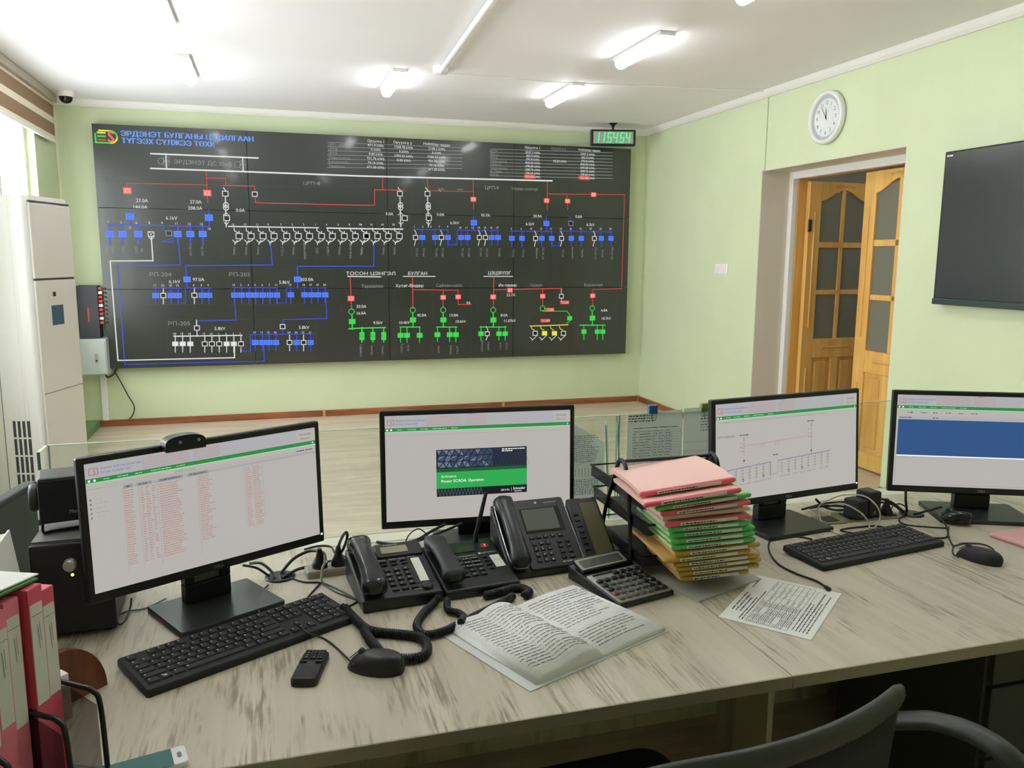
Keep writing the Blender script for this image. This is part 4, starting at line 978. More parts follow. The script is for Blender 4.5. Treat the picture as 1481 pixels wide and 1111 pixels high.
# ================================================================== KEYBOARDS, MICE
M_key = mat('key_black', (26, 27, 29), .5); M_leg = mat('key_legend', (190, 195, 198), .6)
def keyboard(label, loc, yaw):
    root = thing('keyboard', label, 'keyboard', loc, yaw, group='keyboards')
    T = Matrix.Translation((0, 0, .006)) @ Matrix.Rotation(math.radians(3.2), 4, 'X')
    b = MB(T); b.rprism(-.221, .221, -.0725, .0725, -.002, .012, .006, M_blkm, 4, .003); b.build('case', root)
    u = .0188; x0 = -.2115; cache = {}
    def key(x, y, w, h=1):
        k = (round(w, 2), h)
        if k not in cache:
            kb = MB(); a, c = w*u/2-.0011, h*u/2-.0011
            kb.add([(-a, -c, 0), (a, -c, 0), (a, c, 0), (-a, c, 0), (-a+.0022, -c+.002, .0035), (a-.0022, -c+.002, .0035), (a-.0022, c-.0014, .0035), (-a+.0022, c-.0014, .0035)],
                   [(4, 5, 6, 7), (0, 1, 5, 4), (1, 2, 6, 5), (2, 3, 7, 6), (3, 0, 4, 7)], M_key)
            kb.add([(-a+.004, c-.0055, .00365), (-a+.0066, c-.0055, .00365), (-a+.0066, c-.0028, .00365), (-a+.004, c-.0028, .00365)], [(0, 1, 2, 3)], M_leg)
            cache[k] = kb.mesh('key')
        o = link('key', cache[k], root)
        o.matrix_parent_inverse = Matrix.Identity(4)
        o.matrix_basis = T @ Matrix.Translation((x0+(x+w/2)*u, -.055+(y+h/2)*u, .012))
    rows = [(0, [1.25, 1.25, 1.25, 6.25, 1.25, 1.25, 1.25, 1.25]), (1, [2.25]+[1]*10+[2.75]), (2, [1.75]+[1]*11+[2.25]), (3, [1.5]+[1]*12+[1.5]), (4, [1]*13+[2])]
    for r, ws in rows:
        x = 0
        for w in ws: key(x, r, w); x += w
    for x in (0, 2, 3, 4, 5, 6.5, 7.5, 8.5, 9.5, 11, 12, 13, 14): key(x, 5.25, 1)
    for x in (15.25, 16.25, 17.25):
        key(x, 0, 1)
        for r in (3, 4, 5.25): key(x, r, 1)
    key(16.25, 1, 1)
    for r in range(5):
        for k in range(4):
            if (r == 0 and k == 1) or (k == 3 and r in (1, 3)): continue
            if r == 0 and k == 0: key(18.5, 0, 2); continue
            key(18.5+k, r, 1, 2 if (k == 3 and r in (0, 2)) else 1)
    for k in range(4): key(18.5+k, 5.25, 1)
    P = Print(T @ Matrix.Translation((x0+1.8*u, -.055+.5*u, .0157))); P.dz = .0002
    for dx in (-.0016, .0016):
        for dy in (-.0016, .0016): P.rect(dx-.0013, dy-.0013, dx+.0013, dy+.0013, M_leg)
    P.build('window_key_mark', root)
    return root
keyboard('black keyboard in front of the left monitor', (-3.77, -6.112, ZD), math.radians(28.4))
keyboard('black keyboard on the right desk section', (-2.195, -6.0, ZD), math.radians(8.5))
def mouse(label, loc, yaw, m=M_blk, L=.112, W=.062, H=.037, group='computer mice', name='computer_mouse'):
    root = thing(name, label, 'mouse', loc, yaw, group=group)
    b = MB(); rings = []; N = 20; K = 9
    for j in range(K):
        t = j/(K-1)*math.pi/2; z = H*math.sin(t); k = math.cos(t)**.55
        rings.append([((W/2)*k*math.cos(2*math.pi*i/N)*(1-.10*math.sin(2*math.pi*i/N)), (L/2)*k*math.sin(2*math.pi*i/N)-.012*math.sin(t), z) for i in range(N)])
    b.loft(rings, m); b.build('shell', root)
    b = MB(); b.tube([(0, L*.45, H*.47), (0, L*.32, H*.82), (0, L*.2, H*.95)], .0012, M_blkm, 6); b.build('button_gap', root)
    b = MB(); b.cyl((-.004, L*.24, H*.90), (.004, L*.24, H*.90), .006, M_dkgrey, 14); b.build('scroll_wheel', root)
    return root
mouse('black wired mouse beside the feature phone', (-3.533, -6.285, ZD), math.atan2(-(-.084), .044), M_blk)
mouse('black wired mouse at the right beside the pink folder', (-1.962, -6.145, ZD), math.atan2(.04, .11), M_blkm, .112, .058, .034)
mouse('small glossy black rounded gadget lying on the base of the right monitor', tuple(at(1381, 752, z=ZD+.012)), .9, M_blkg, .085, .055, .03, None, 'gadget')['category'] = 'gadget'

# ================================================================== PHONES
M_lcdtan = mat('phone_lcd', (150, 142, 118), .25); M_lab = mat('phone_label', (226, 226, 214), .5); M_ph = mat('phone_black', (27, 29, 30), .34); M_sil = mat('silver_trim', (170, 172, 172), .25, .8)
def handset(root, L, W, T0, m, T, trim=None):
    """handset lying along local y"""
    rings = []; K = 22; N = 14
    for i in range(K+1):
        t = i/K; y = (t-.5)*L
        e = abs(t-.5)*2
        w = W/2*(.80+.20*min(1, max(0, (e-.45)/.3)))*(1 if e < .93 else math.sqrt(max(.05, 1-((e-.93)/.07)**2*.75)))
        zc = T0*(.62+.30*(1-e**2)); hh = T0*(.42+.16*min(1, max(0, (e-.5)/.3)))*(1 if e < .93 else math.sqrt(max(.08, 1-((e-.93)/.07)**2*.8)))
        zc -= max(0, hh-T0*.42)*.6
        rings.append([(w*(abs(math.cos(a))**.6)*(1 if math.cos(a) > 0 else -1), y, zc+hh*(abs(math.sin(a))**.7)*(1 if math.sin(a) > 0 else -1)) for a in [2*math.pi*k/N for k in range(N)]])
    b = MB(T); b.loft(rings, m); o = b.build('handset', root)
    if trim:
        b = MB(T); pts = []
        for i in range(40):
            a = 2*math.pi*i/40
            pts.append((W*.505*math.copysign(abs(math.cos(a))**.35, math.cos(a)), L*.5*math.copysign(abs(math.sin(a))**.5, math.sin(a)), T0*.42))
        b.tube(pts, .0018, trim, 6, closed=True); b.build('silver_trim', o)
    return o
def slope(d, hf, hb):      # plane of a wedge: maps (u, v, n) onto its sloping top, v from the front edge
    return Matrix.Translation((0, -d/2, hf)) @ Matrix.Rotation(math.atan2(hb-hf, d), 4, 'X')
def wedge(root, w, d, hf, hb, m, name='body', bev=.005, x0=None, x1=None):
    b = MB(); x0 = -w/2 if x0 is None else x0; x1 = w/2 if x1 is None else x1
    b.add([(x0, -d/2, 0), (x1, -d/2, 0), (x1, d/2, 0), (x0, d/2, 0), (x0, -d/2, hf), (x1, -d/2, hf), (x1, d/2, hb), (x0, d/2, hb)],
          [(3, 2, 1, 0), (4, 5, 6, 7), (0, 1, 5, 4), (1, 2, 6, 5), (2, 3, 7, 6), (3, 0, 4, 7)], m)
    return b.build(name, root, bev, 3)
def keypad(root, T, xs, ys, kw, kh, legends, m=M_key, name='keypad', mm=None):
    b = MB(T)
    for y in ys:
        for x in xs: b.cbox(x-kw/2, x+kw/2, y-kh/2, y+kh/2, -.001, .0035, m, .001)
    k = b.build(name, root); k['kind'] = 'stuff'; k['label'] = 'small rectangular keys'
    if legends:
        P = Print(T @ Matrix.Translation((0, 0, .0036))); i = 0
        for y in ys:
            for x in xs:
                if i < len(legends) and legends[i].strip(): P.text(legends[i], (x-.0015, y), kh*.55, mm or M_leg, 1)
                i += 1
        P.build(name+'_legends', k)
DIG = ['1', '2', '3', '4', '5', '6', '7', '8', '9', '*', '0', '#']
# phone 1: desk phone with a tan display and white label strip
root = phone_a = thing('desk_phone', 'black desk phone with a tan display and a tall white label strip', 'telephone', (-3.448, -5.925, ZD), math.radians(5), group='desk telephones')
d, hf, hb = .215, .028, .074
wedge(root, .182, d, hf, hb, M_ph); T = slope(d, hf, hb)
handset(root, .212, .056, .036, mat('handset_gloss', (30, 32, 33), .22), T @ Matrix.Translation((-.062, .108, .001)))
b = MB(T); b.rprism(-.025, .086, .155, .214, -.001, .005, .006, M_ph, 4, .002); b.build('display_hood', root)
b = MB(T); b.box(-.012, .052, .168, .197, .005, .0062, M_lcdtan); b.build('display', root)
P = Print(T @ Matrix.Translation((.015, .2055, .0052))); P.text('Panasonic', (0, 0), .0055, M_lab, 1, 0, 'c', .034); P.build('maker_name', root)
b = MB(T); b.box(.050, .070, .045, .142, .0, .002, M_lab); b.build('label_strip', root)
b = MB(T); b.rprism(.034, .086, .040, .148, -.001, .0008, .004, M_blkm, 3); b.build('label_recess', root)
keypad(root, T, (-.014, .008, .030), (.104, .085, .066, .047), .015, .011, DIG)
keypad(root, T, (-.016, .008, .032), (.140, .127), .016, .006, [], M_ph, 'function_keys')
keypad(root, T, (-.012, .010, .032), (.027,), .016, .008, [], M_ph, 'lower_keys')
b = MB(T); b.lathe([(.013, 0), (.013, .004), (.008, .006)], M_ph, 18, c=(.06, .024, 0)); b.build('navigation_key', root)
P = Print(T @ Matrix.Translation((0, 0, .0006)))
for x in (-.018, .008, .03): P.words(x-.008, x+.01, .149, .0022, M_leg)
P.words(.045, .07, .150, .003, M_leg); P.words(.03, .05, .018, .003, M_leg); P.build('small_print', root)
# phone 2: cordless fixed terminal with antenna
root = phone_b = thing('desk_phone', 'black desk phone with an upright antenna and a red round badge', 'telephone', (-3.262, -5.915, ZD), math.radians(6), group='desk telephones')
d, hf, hb = .20, .022, .062
wedge(root, .182, d, hf, hb, M_ph); T = slope(d, hf, hb) @ Matrix.Translation((-.004, 0, 0))
handset(root, .178, .054, .03, mat('handset_matte', (36, 38, 39), .5), T @ Matrix.Translation((-.06, .105, .004)))
b = MB(T); b.box(-.018, .04, .150, .176, .0, .002, mat('phone_lcd_dark', (60, 62, 44), .2)); b.build('display', root)
keypad(root, T, (-.022, .0, .022), (.118, .102, .086, .068, .05), .017, .010, ['1', '2 abc', '3 def', '4 ghi', '5 jkl', '6 mno', '7 pqrs', '8 tuv', '9 wxyz', '*', '0', '#', 'C', 'M', 'S'])
keypad(root, T, (.048,), (.118, .102, .086, .068), .014, .008, [], M_ph, 'side_keys')
b = MB(T); b.box(.062, .086, .07, .122, .0, .0012, M_lab); b.build('label_strip', root)
P = Print(T @ Matrix.Translation((0, 0, .0014))); P.line([(.064, .098), (.084, .098)], .0008, M_ink2); P.build('label_line', root)
P = Print(T @ Matrix.Translation((.06, .137, .0004))); P.text('MOTOROLA', (.006, 0), .005, M_lab, 1, 0, 'c', .036); P.disc((-.018, 0), .0035, M_lab); P.words(-.085, -.03, -.004, .0025, M_leg); P.build('maker_name', root)
b = MB(T); b.lathe([(.0105, 0), (.0105, .0015), (.009, .002)], mat('badge_red', (170, 28, 30), .3), 20, c=(.067, .168, 0)); b.build('red_badge', root)
P = Print(T @ Matrix.Translation((.067, .168, .0022))); P.rect(-.0016, -.0055, .0016, .0055, M_lab); P.build('badge_mark', root)
at_ = at(703, 712, y=-5.83)
b = MB(); lb = Matrix.Rotation(-math.radians(6), 4, 'Z') @ (at_-Vector((-3.262, -5.915, ZD)))
b.tube([(.048, .088, .055), (.048, .088, .075), lb*.5+Vector((.048, .088, .075))*.5, lb], [.0065, .006, .0055, .0048], M_blk, 10); b.build('antenna', root)
# phone 3: video phone with extension module
root = phone_c = thing('video_phone', 'tall black video phone with a silver-edged handset and a grey screen', 'telephone', (-3.073, -5.862, ZD), math.radians(3), group='desk telephones')
d, hf, hb = .165, .012, .14
wedge(root, .20, d, hf, hb, M_ph); T = slope(d, hf, hb); Ls = math.hypot(d, hb-hf)
b = MB(T); b.rprism(-.046, .098, .006, Ls+.002, 0, .006, .008, M_ph, 4, .002); b.build('face_plate', root)
b = MB(T); b.box(-.03, .078, .108, .182, .006, .0075, M_blkg); b.build('screen_surround', root, .002)
b = MB(T); b.box(-.026, .064, .114, .178, .0075, .0085, mat('phone_screen_grey', (92, 98, 90), .15)); b.build('screen', root)
handset(root, .205, .05, .034, M_ph, T @ Matrix.Translation((-.072, Ls/2+.006, .002)), M_sil)
keypad(root, T @ Matrix.Translation((0, 0, .006)), (-.018, .0, .018), (.076, .06, .044, .028), .012, .010, DIG)
keypad(root, T @ Matrix.Translation((0, 0, .006)), (-.02, -.001, .018, .037, .056), (.094,), .013, .008, ['o', '-', '+', '=', 'x'], M_key, 'soft_keys')
keypad(root, T @ Matrix.Translation((0, 0, .006)), (.048, .070), (.076, .062, .046, .030), .013, .008, ['-', '-', 'o', 'm', 'v', '<', '-', '-'], M_key, 'call_keys')
P = Print(T @ Matrix.Translation((0, 0, .0064))); P.text('GRANDSTREAM', (.058, .196), .004, M_leg, 1, 0, 'c', .036); P.disc((.02, .198), .0035, M_metal); P.words(.04, .075, .018, .004, M_leg); P.build('maker_name', root)
b = MB(T); b.tube([(.0995, .02, .002), (.0995, Ls-.02, .002)], .0016, M_sil, 6); b.build('silver_trim', root)
root = thing('phone_extension_module', 'black extension module with a tall olive display beside the video phone', 'telephone', (-2.927, -5.868, ZD), math.radians(3))
d, hf, hb = .155, .012, .143
wedge(root, .088, d, hf, hb, M_ph); T = slope(d, hf, hb); Ls = math.hypot(d, hb-hf)
b = MB(T); b.box(-.012, .036, .03, .185, .0, .002, mat('module_display', (96, 92, 68), .12)); b.build('display', root)
keypad(root, T, (-.03,), tuple(.05+.017*k for k in range(7)), .014, .006, [], M_ph, 'side_keys')
P = Print(T @ Matrix.Translation((0, 0, .0006))); P.text('GRANDSTREAM', (.012, .199), .004, M_leg, 1, 0, 'c', .036); P.build('maker_name', root)
# coiled cords
def coil(parent, label, pts, R=.0075, r=.0019, pitch=.0046):
    P = spline(pts, 14); L = [0]
    for a_, c_ in zip(P, P[1:]): L.append(L[-1]+(c_-a_).length)
    n = int(L[-1]/pitch*9); out = []; i = 0; last = Vector((0, 0, 1))
    for k in range(n+1):
        s = L[-1]*k/n
        while i < len(L)-2 and L[i+1] < s: i += 1
        t = (s-L[i])/max(1e-9, L[i+1]-L[i]); p = P[i].lerp(P[i+1], t); tg = (P[i+1]-P[i]).normalized()
        a_ = last-tg*last.dot(tg); a_.normalize(); last = a_; b_ = tg.cross(a_); th = 2*math.pi*s/pitch
        out.append(p+(a_*math.cos(th)+b_*math.sin(th))*R)
    b = MB(); b.tube(out, r, M_blk, 5); b.tube(P, R*.75, M_blkm, 8)
    o = b.build('coiled_cord', parent); o['label'] = label
    o.matrix_parent_inverse = Matrix.LocRotScale(parent.location, parent.rotation_euler, None).inverted()
    return o
ZP = ZD+.0098
D = lambda x, y, z=ZP: at(x, y, z=z)
coil(phone_a, 'thick coiled black cord looping on the desk above the mouse', [D(497, 878, ZP+.01), D(515, 897), D(535, 912), D(575, 917), D(607, 922), D(618, 936), D(612, 949), D(590, 953), D(560, 950), D(540, 932), D(527, 912)], .0085)
coil(phone_a, 'coiled black cord sweeping from between the phones to the notebook', [D(636, 862, ZP+.012), D(626, 874), D(612, 888), D(603, 905), D(613, 918), D(640, 914), D(662, 904), D(690, 890), D(720, 875), D(742, 862)], .0078)
coil(phone_b, 'short coiled cord hanging from the antenna phone handset', [D(647, 868, ZP+.004), D(648, 882), D(662, 886), D(671, 893), D(666, 900, ZP+.014)], .0065)
coil(phone_c, 'bunched coiled cord below the video phone', [D(700, 862), D(718, 858), D(735, 853), D(750, 850), D(765, 856), D(759, 862)], .009)

# ================================================================== CALCULATOR, NOKIA, NOTEBOOK, PAPERS
root = thing('calculator', 'grey and black desk calculator beside the open notebook', 'calculator', (-2.930, -6.052, ZD), math.radians(14))
d, hf, hb = .205, .012, .034
M_calc = mat('calculator_silver', (150, 150, 140), .35, .2)
wedge(root, .158, d, hf, hb, M_blk, 'body', .004); T = slope(d, hf, hb)
b = MB(T); b.rprism(-.075, .075, .004, .138, -.001, .0025, .006, M_calc, 4, .001); b.build('key_plate', root)
T2 = T @ Matrix.Translation((0, .150, .004)) @ Matrix.Rotation(math.radians(12), 4, 'X')
b = MB(T2); b.box(-.074, .074, 0, .05, -.006, .004, M_blk); b.build('display_housing', root, .002)
b = MB(T2); b.rprism(-.074, .06, .004, .042, .004, .0055, .004, M_calc, 3); b.build('display_frame', root)
b = MB(T2); b.box(-.066, .052, .010, .036, .0055, .0062, mat('calculator_lcd', (78, 80, 70), .1)); b.build('display', root)
M_ck = mat('calculator_key_grey', (98, 98, 92), .4); M_cr = mat('calculator_key_red', (130, 62, 66), .4); M_cgn = mat('calculator_key_green', (62, 92, 66), .4)
n_ = 0
for r in range(6):
    for c in range(7):
        if r == 5 and c in (0, 1, 2): continue
        x = -.061+c*.0203; y = .018+r*.0205
        mm = M_blk if (c >= 5 or r >= 4 or (c == 0 and r > 1)) else (M_cr if (c == 0 and r == 1) else (M_cgn if (c, r) == (1, 3) else M_ck))
        b = MB(T); b.rprism(x-.0082, x+.0082, y-.0068, y+.0068, .001, .0075, .004, mm, 3, .002); b.build('key', root)
P = Print(T @ Matrix.Translation((0, 0, .0079)))
for r in range(4):
    for c in range(5): P.text('0123456789+-x=%./MRC'[(r*5+c) % 20], (-.061+c*.0203, .018+r*.0205), .005, M_leg, 1)
P.build('key_legends', root)
b = MB(T); b.box(-.06, .0, .128, .132, .002, .005, M_blk); b.build('slide_switch', root)
# feature phone (upside down for the viewer)
root = thing('feature_phone', 'small black feature phone with keypad lying near the mouse', 'mobile phone', (-3.651, -6.2605, ZD), math.radians(-16.5)+math.pi)
b = MB(); b.rprism(-.0245, .0245, -.058, .058, .0, .015, .012, M_blk, 5, .004); b.build('body', root)
b = MB(); b.box(-.019, .019, .004, .045, .0148, .0155, M_blkg); b.build('screen', root)
keypad(root, Matrix.Translation((0, 0, .0145)), (-.0135, 0, .0135), (-.048, -.039, -.030, -.021), .011, .006, DIG)
keypad(root, Matrix.Translation((0, 0, .0145)), (-.015, .015), (-.008,), .013, .007, [])
# smartphone at the bottom edge
s0 = at(180, 1112, z=ZD); s1 = at(243, 1095, z=ZD); 
root = thing('smartphone', 'white smartphone with a teal screen at the bottom left edge', 'mobile phone', (-3.91, -6.505, ZD), math.radians(13))
b = MB(); b.rprism(-.072, .068, -.014, .036, 0, .008, .009, mat('smartphone_white', (226, 226, 222), .25), 5, .002); b.build('body', root)
b = MB(); b.box(-.054, .046, -.013, .033, .008, .0086, mat('smartphone_screen', (58, 104, 98), .1, emit=.12)); b.build('screen', root)
b = MB(); b.rprism(.053, .059, .004, .018, .008, .0088, .0028, M_grey); b.build('home_button', root)
# open notebook
root = thing('open_notebook', 'open notebook filled with handwriting on the desk', 'notebook', (-3.156, -6.236, ZD), math.radians(22.6))
M_cover = mat('notebook_cover', (206, 208, 204), .6)
b = MB(); b.box(-.193, .0, -.145, .145, 0, .002, M_cover); b.box(0, .187, -.143, .143, 0, .0015, M_cover); b.build('cover', root)
def page_block(x0, x1, prof, y0, y1, name):
    b = MB(); n = 18; vs = []
    for i in range(n+1):
        t = i/n; x = x0+(x1-x0)*t; z = prof(t)
        vs += [(x, y0, .002), (x, y1, .002), (x, y0, z), (x, y1, z)]
    fs = []
    for i in range(n):
        a = i*4; c = a+4
        fs += [(a+2, c+2, c+3, a+3), (a, a+2, c+2, c)[::-1], (a+1, c+1, c+3, a+3)[::-1]]
    fs += [(0, 1, 3, 2), (n*4, n*4+2, n*4+3, n*4+1)]
    b.add(vs, fs, M_paper, True)
    return b.build(name, root)
lp = lambda t: .0035+.017*min(1, t*9)**.6*(1-.25*t)+.013*math.sin(math.pi*max(0, (t-.45)/.55))**1 if t < .995 else .006
rp = lambda t: .004+.014*math.sin(math.pi*min(1, (t+.08)*1.2)*.5)*(1-.45*t)
lpage = page_block(-.172, -.002, lp, -.137, .139, 'left_page_block'); rpage = page_block(.0, .182, rp, -.138, .138, 'right_page_block')
def hand(prof, x0, x1, ya, yb, side, parent, seed):
    rnd = random.Random(seed); P = MB(); M_wr = mat('handwriting', (62, 62, 74), .8); M_rl = mat('ruled_line', (190, 196, 200), .8)
    n = 24
    for r in range(n):
        y = yb-.012-(yb-ya-.02)*r/n
        m_ = 14
        for k in range(m_):
            t0, t1 = .03+.94*k/m_, .03+.94*(k+1)/m_
            p = [(x0+(x1-x0)*t0, prof(t0)), (x0+(x1-x0)*t1, prof(t1))]
            P.add([(p[0][0], y-.0002, p[0][1]+.0003), (p[1][0], y-.0002, p[1][1]+.0003), (p[1][0], y+.0002, p[1][1]+.0003), (p[0][0], y+.0002, p[0][1]+.0003)], [(0, 1, 2, 3)], M_rl)
        if r in (0, n-1): continue
        if side == 'r' and 14 <= r <= 15: continue
        t = .08+rnd.random()*.05; end = rnd.choice((.9, .93, .6, .85))
        while t < end:
            wl = rnd.uniform(.05, .11); k = 0; tt = t
            while tt < t+wl:
                h = rnd.uniform(.0016, .0034); dt = rnd.uniform(.008, .013)
                xx = x0+(x1-x0)*tt; xe = x0+(x1-x0)*(tt+dt); z = prof(tt)+.0006
                P.add([(xx, y, z), (xx+.0011, y, z), (xe, y+h, z), (xe-.0011, y+h, z)], [(0, 1, 2, 3)], M_wr)
                P.add([(xx, y+.0004, z), (xe, y+.0004, z), (xe, y+.0012, z), (xx, y+.0012, z)], [(0, 1, 2, 3)], M_wr)
                tt += dt
            t += wl+rnd.uniform(.012, .03)
    P.build('handwriting', parent)
hand(lp, -.172, -.002, -.137, .139, 'l', lpage, 1); hand(rp, .0, .182, -.138, .138, 'r', rpage, 2)
# printed sheet
def sheet(label, corners, draw, z=.0006, name='printed_sheet', th=.0008):
    c = Vector((0, 0, 0))
    for p in corners: c += Vector((p[0], p[1], 0))/4
    bl, br, tr, tl = [Vector((p[0], p[1], 0)) for p in corners]
    ex = ((br-bl)+(tr-tl)).normalized(); ang = math.atan2(ex.y, ex.x)
    w = ((br-bl).length+(tr-tl).length)/2; h = ((tl-bl).length+(tr-br).length)/2
    root = thing(name, label, 'paper', (c.x, c.y, ZD+z), ang)
    b = MB(); b.box(-w/2, w/2, -h/2, h/2, 0, th, M_paper); b.build('paper', root)
    P = Print(Matrix.Translation((0, 0, th))); draw(P, w, h); P.build('print', root)
    return root
def draw_form(P, w, h):
    P.dz = .0002
    for k in range(3): P.words(-w*.30, w*(.12-.05*k), h*(.44-.045*k), .0042, M_ink)
    P.words(w*.22, w*.42, h*.44, .004, M_ink); P.words(-w*.44, w*.05, h*.30, .0036, M_ink); P.words(-w*.44, w*.2, h*.265, .0036, M_ink)
    xs = [-.45, -.40, -.26, -.12, .0, .12, .24, .34, .45]; ysr = [.23, .165, .10, .035, -.03, -.095, -.16, -.225]
    for x in xs: P.line([(w*x, h*ysr[0]), (w*x, h*ysr[-1])], .0009, M_ink)
    for y in ysr: P.line([(-w*.45, h*y), (w*.45, h*y)], .0009, M_ink)
    for r in range(len(ysr)-1):
        for c in range(len(xs)-1):
            k = random.random()
            for q in range(3 if (c < 4 and k < .8) else (1 if k < .6 else 0)):
                P.words(w*xs[c]+.003, w*xs[c+1]-.003, h*ysr[r]-.0032-q*.0038, .0021, M_ink, 1, .55)
    for r in range(5): P.words(-w*.42, w*random.uniform(.15, .42), h*(-.27-.038*r), .0034, M_ink, 1, .6)
    P.frame((w*.2, -h*.31), w*.42, h*.09, .0008, M_ink)
# the page lies turned a quarter, its head to the left of the view
sheet('printed form lying on the right desk section beside the folder stack', [(-2.666, -6.422), (-2.452, -6.221), (-2.574, -6.092), (-2.792, -6.252)], draw_form)

# ================================================================== LETTER TRAY AND FOLDERS
M_wire = mat('black_wire', (22, 23, 24), .35)
TX, TY = -2.735, -5.855
root = thing('letter_tray', 'black metal three-tier letter tray holding the coloured folders', 'letter tray', (TX, TY, ZD), 0)
hx = .128
for s in (-1, 1):
    pts = [(s*hx, -.115, .0), (s*hx, -.10, .12), (s*hx, -.075, .235), (s*hx, -.055, .262), (s*hx, -.03, .262), (s*hx, -.012, .235), (s*hx, .05, .12), (s*hx, .09, .0)]
    b = MB(); b.tube([pts[0]]+spline(pts[1:7], 6)+[pts[7]], .0055, M_wire, 8); b.build('side_frame', root)
b = MB(); b.tube([(-hx, -.042, .262), (hx, -.042, .262)], .0045, M_wire, 8); b.build('cross_bar', root)
M_mesh = frosted('black_wire_mesh', (20, 21, 22), .72, .5)
for z, y0, y1 in ((.1695, -.16, .17), (.113, -.19, .15), (.028, -.17, .15)):
    b = MB()
    b.tube([(-hx+.004, y0, z+.03), (hx-.004, y0, z+.012), (hx-.004, y1, z+.03), (-hx+.004, y1, z+.03)], .0035, M_wire, 6, closed=True); tr = b.build('tray_rim', root)
    b = MB(); b.box(-hx+.008, hx-.008, y0+.01, y1-.01, z-.001, z+.0005, M_mesh); b.build('mesh_floor', tr)
    for s in (-1, 1): b = MB(); b.box(s*(hx-.006)-.0005, s*(hx-.006)+.0005, y0, y1, z, z+.03, M_mesh); b.build('mesh_side', tr)
FC = {'pink': ((236, 96, 116), (236, 190, 178)), 'green': ((88, 190, 98), (176, 214, 150)), 'yellow': ((186, 152, 52), (214, 168, 104)), 'cream': ((214, 190, 160), (224, 200, 172))}
fold = [('pink', 420, 345, 1085, 230), ('pink', 455, 430, 1125, 305), ('green', 560, 447, 1190, 352), ('pink', 590, 490, 1195, 405), ('cream', 590, 528, 1225, 458), ('pink', 605, 575, 1215, 508),
        ('green', 620, 612, 1225, 557), ('green', 632, 655, 1255, 595), ('green', 645, 705, 1255, 640), ('green', 650, 752, 1260, 685), ('yellow', 680, 800, 1290, 725), ('yellow', 600, 850, 1215, 775),
        ('yellow', 670, 880, 1290, 805), ('yellow', 690, 915, 1300, 838), ('yellow', 700, 950, 1290, 884), ('yellow', 715, 990, 1210, 930)]
ord_ = ['topmost', 'second from the top', 'third from the top', 'fourth from the top', 'fifth from the top', 'sixth from the top', 'seventh from the top', 'eighth from the top', 'ninth from the top', 'tenth from the top',
        'sixth from the bottom', 'fifth from the bottom', 'fourth from the bottom', 'third from the bottom', 'second from the bottom', 'lowest']
zf = []
zz = ZD+.247
for k in range(16): zf.append(zz); zz -= .0141
M_strip = mat('label_strip_white', (218, 220, 208), .5)
for k, (cn, ax, ay, bx_, by_) in enumerate(fold):
    z = zf[k]
    p = at(850+ax/5.292, 650+ay/5.292, z=z); q = at(850+bx_/5.292, 650+by_/5.292, z=z)
    mid = (p+q)/2; ang = -.08; L = min((q-p).length, .236)
    px0, px1 = 850+ax/5.292, 850+bx_/5.292; want = (by_-ay)/(bx_-ax); roll = 0
    for it in range(12):
        e = Vector((math.cos(ang)*math.cos(roll), math.sin(ang)*math.cos(roll), math.sin(roll)))*L/2
        u0, u1 = proj(mid-e), proj(mid+e); got = (u1[1]-u0[1])/(u1[0]-u0[0]); roll += (got-want)*.8
    roll = max(-.02, min(.10, roll))
    root = thing('plastic_folder', '%s plastic folder with a label bar, %s of the tray stack' % ({'cream': 'cream paper-filled', 'yellow': 'ochre yellow'}.get(cn, cn), ord_[k]), 'folder', (mid.x, mid.y, z), ang, group='folders in the letter tray', ry=-roll)
    bar, cov = FC[cn]; mb = mat('folder_bar_'+cn, bar, .35); mc = mat('folder_cover_'+cn, cov, .45)
    Dp = .21
    def fn(u, v, top, k=k, L=L):
        x = (u-.5)*L*.985; y = v*Dp
        s_ = .006*math.sin(v*math.pi) if k == 0 else 0
        return (x, y, top+s_)
    b = MB()
    n = 8
    vs = []
    for i in range(n+1):
        v = i/n
        for u in (0, 1):
            for tp in (-.0042, .0038 if k else .006): vs.append(fn(u, v, tp))
    fs = []
    for i in range(n):
        a = i*4; c = a+4
        fs += [(a, a+2, c+2, c), (a+1, c+1, c+3, a+3), (a, c, c+1, a+1), (a+2, a+3, c+3, c+2)]
    fs += [(0, 1, 3, 2), (n*4, n*4+2, n*4+3, n*4+1)]
    b.add(vs, fs, mc, False); b.build('cover', root)
    if k in (0, 3, 7, 10, 12):
        b = MB(); b.box(-L*.47, L*.46, -.0005, Dp*.99, -.0020, .0022, M_paper); b.build('pages', root)
    if cn != 'cream':
        b = MB(); b.tube([(-L/2, -.003, 0), (-L/2+.004, -.003, 0), (L/2-.004, -.003, 0), (L/2, -.003, 0)], [.0035, .0062, .0062, .0035], mb, 10, sx=.9); b.build('spine_bar', root)
        b = MB(); b.box(-L*.33, L*.34, -.0098, -.0085, -.0032, .0034, M_strip); st = b.build('label_strip', root)
        P = Print(Matrix.Translation((0, -.0099, 0)) @ RX); P.words(-L*.31, L*.1, 0, .0032, M_ink); P.build('label_print', st)
# flat sleeve under the tray
b = MB(); c0, c1, c2 = Vector((-2.86, -5.96, 0)), Vector((-2.796, -6.184, 0)), Vector((-2.582, -6.108, 0)); c3 = c0+(c2-c1)
b.prism([(c.x, c.y) for c in (c1, c2, c3, c0)], ZD+.0002, ZD+.004, mat('grey_sleeve', (168, 170, 162), .35)); tag(b.build('document_sleeve'), 'grey document sleeve lying under the letter tray', 'sleeve')

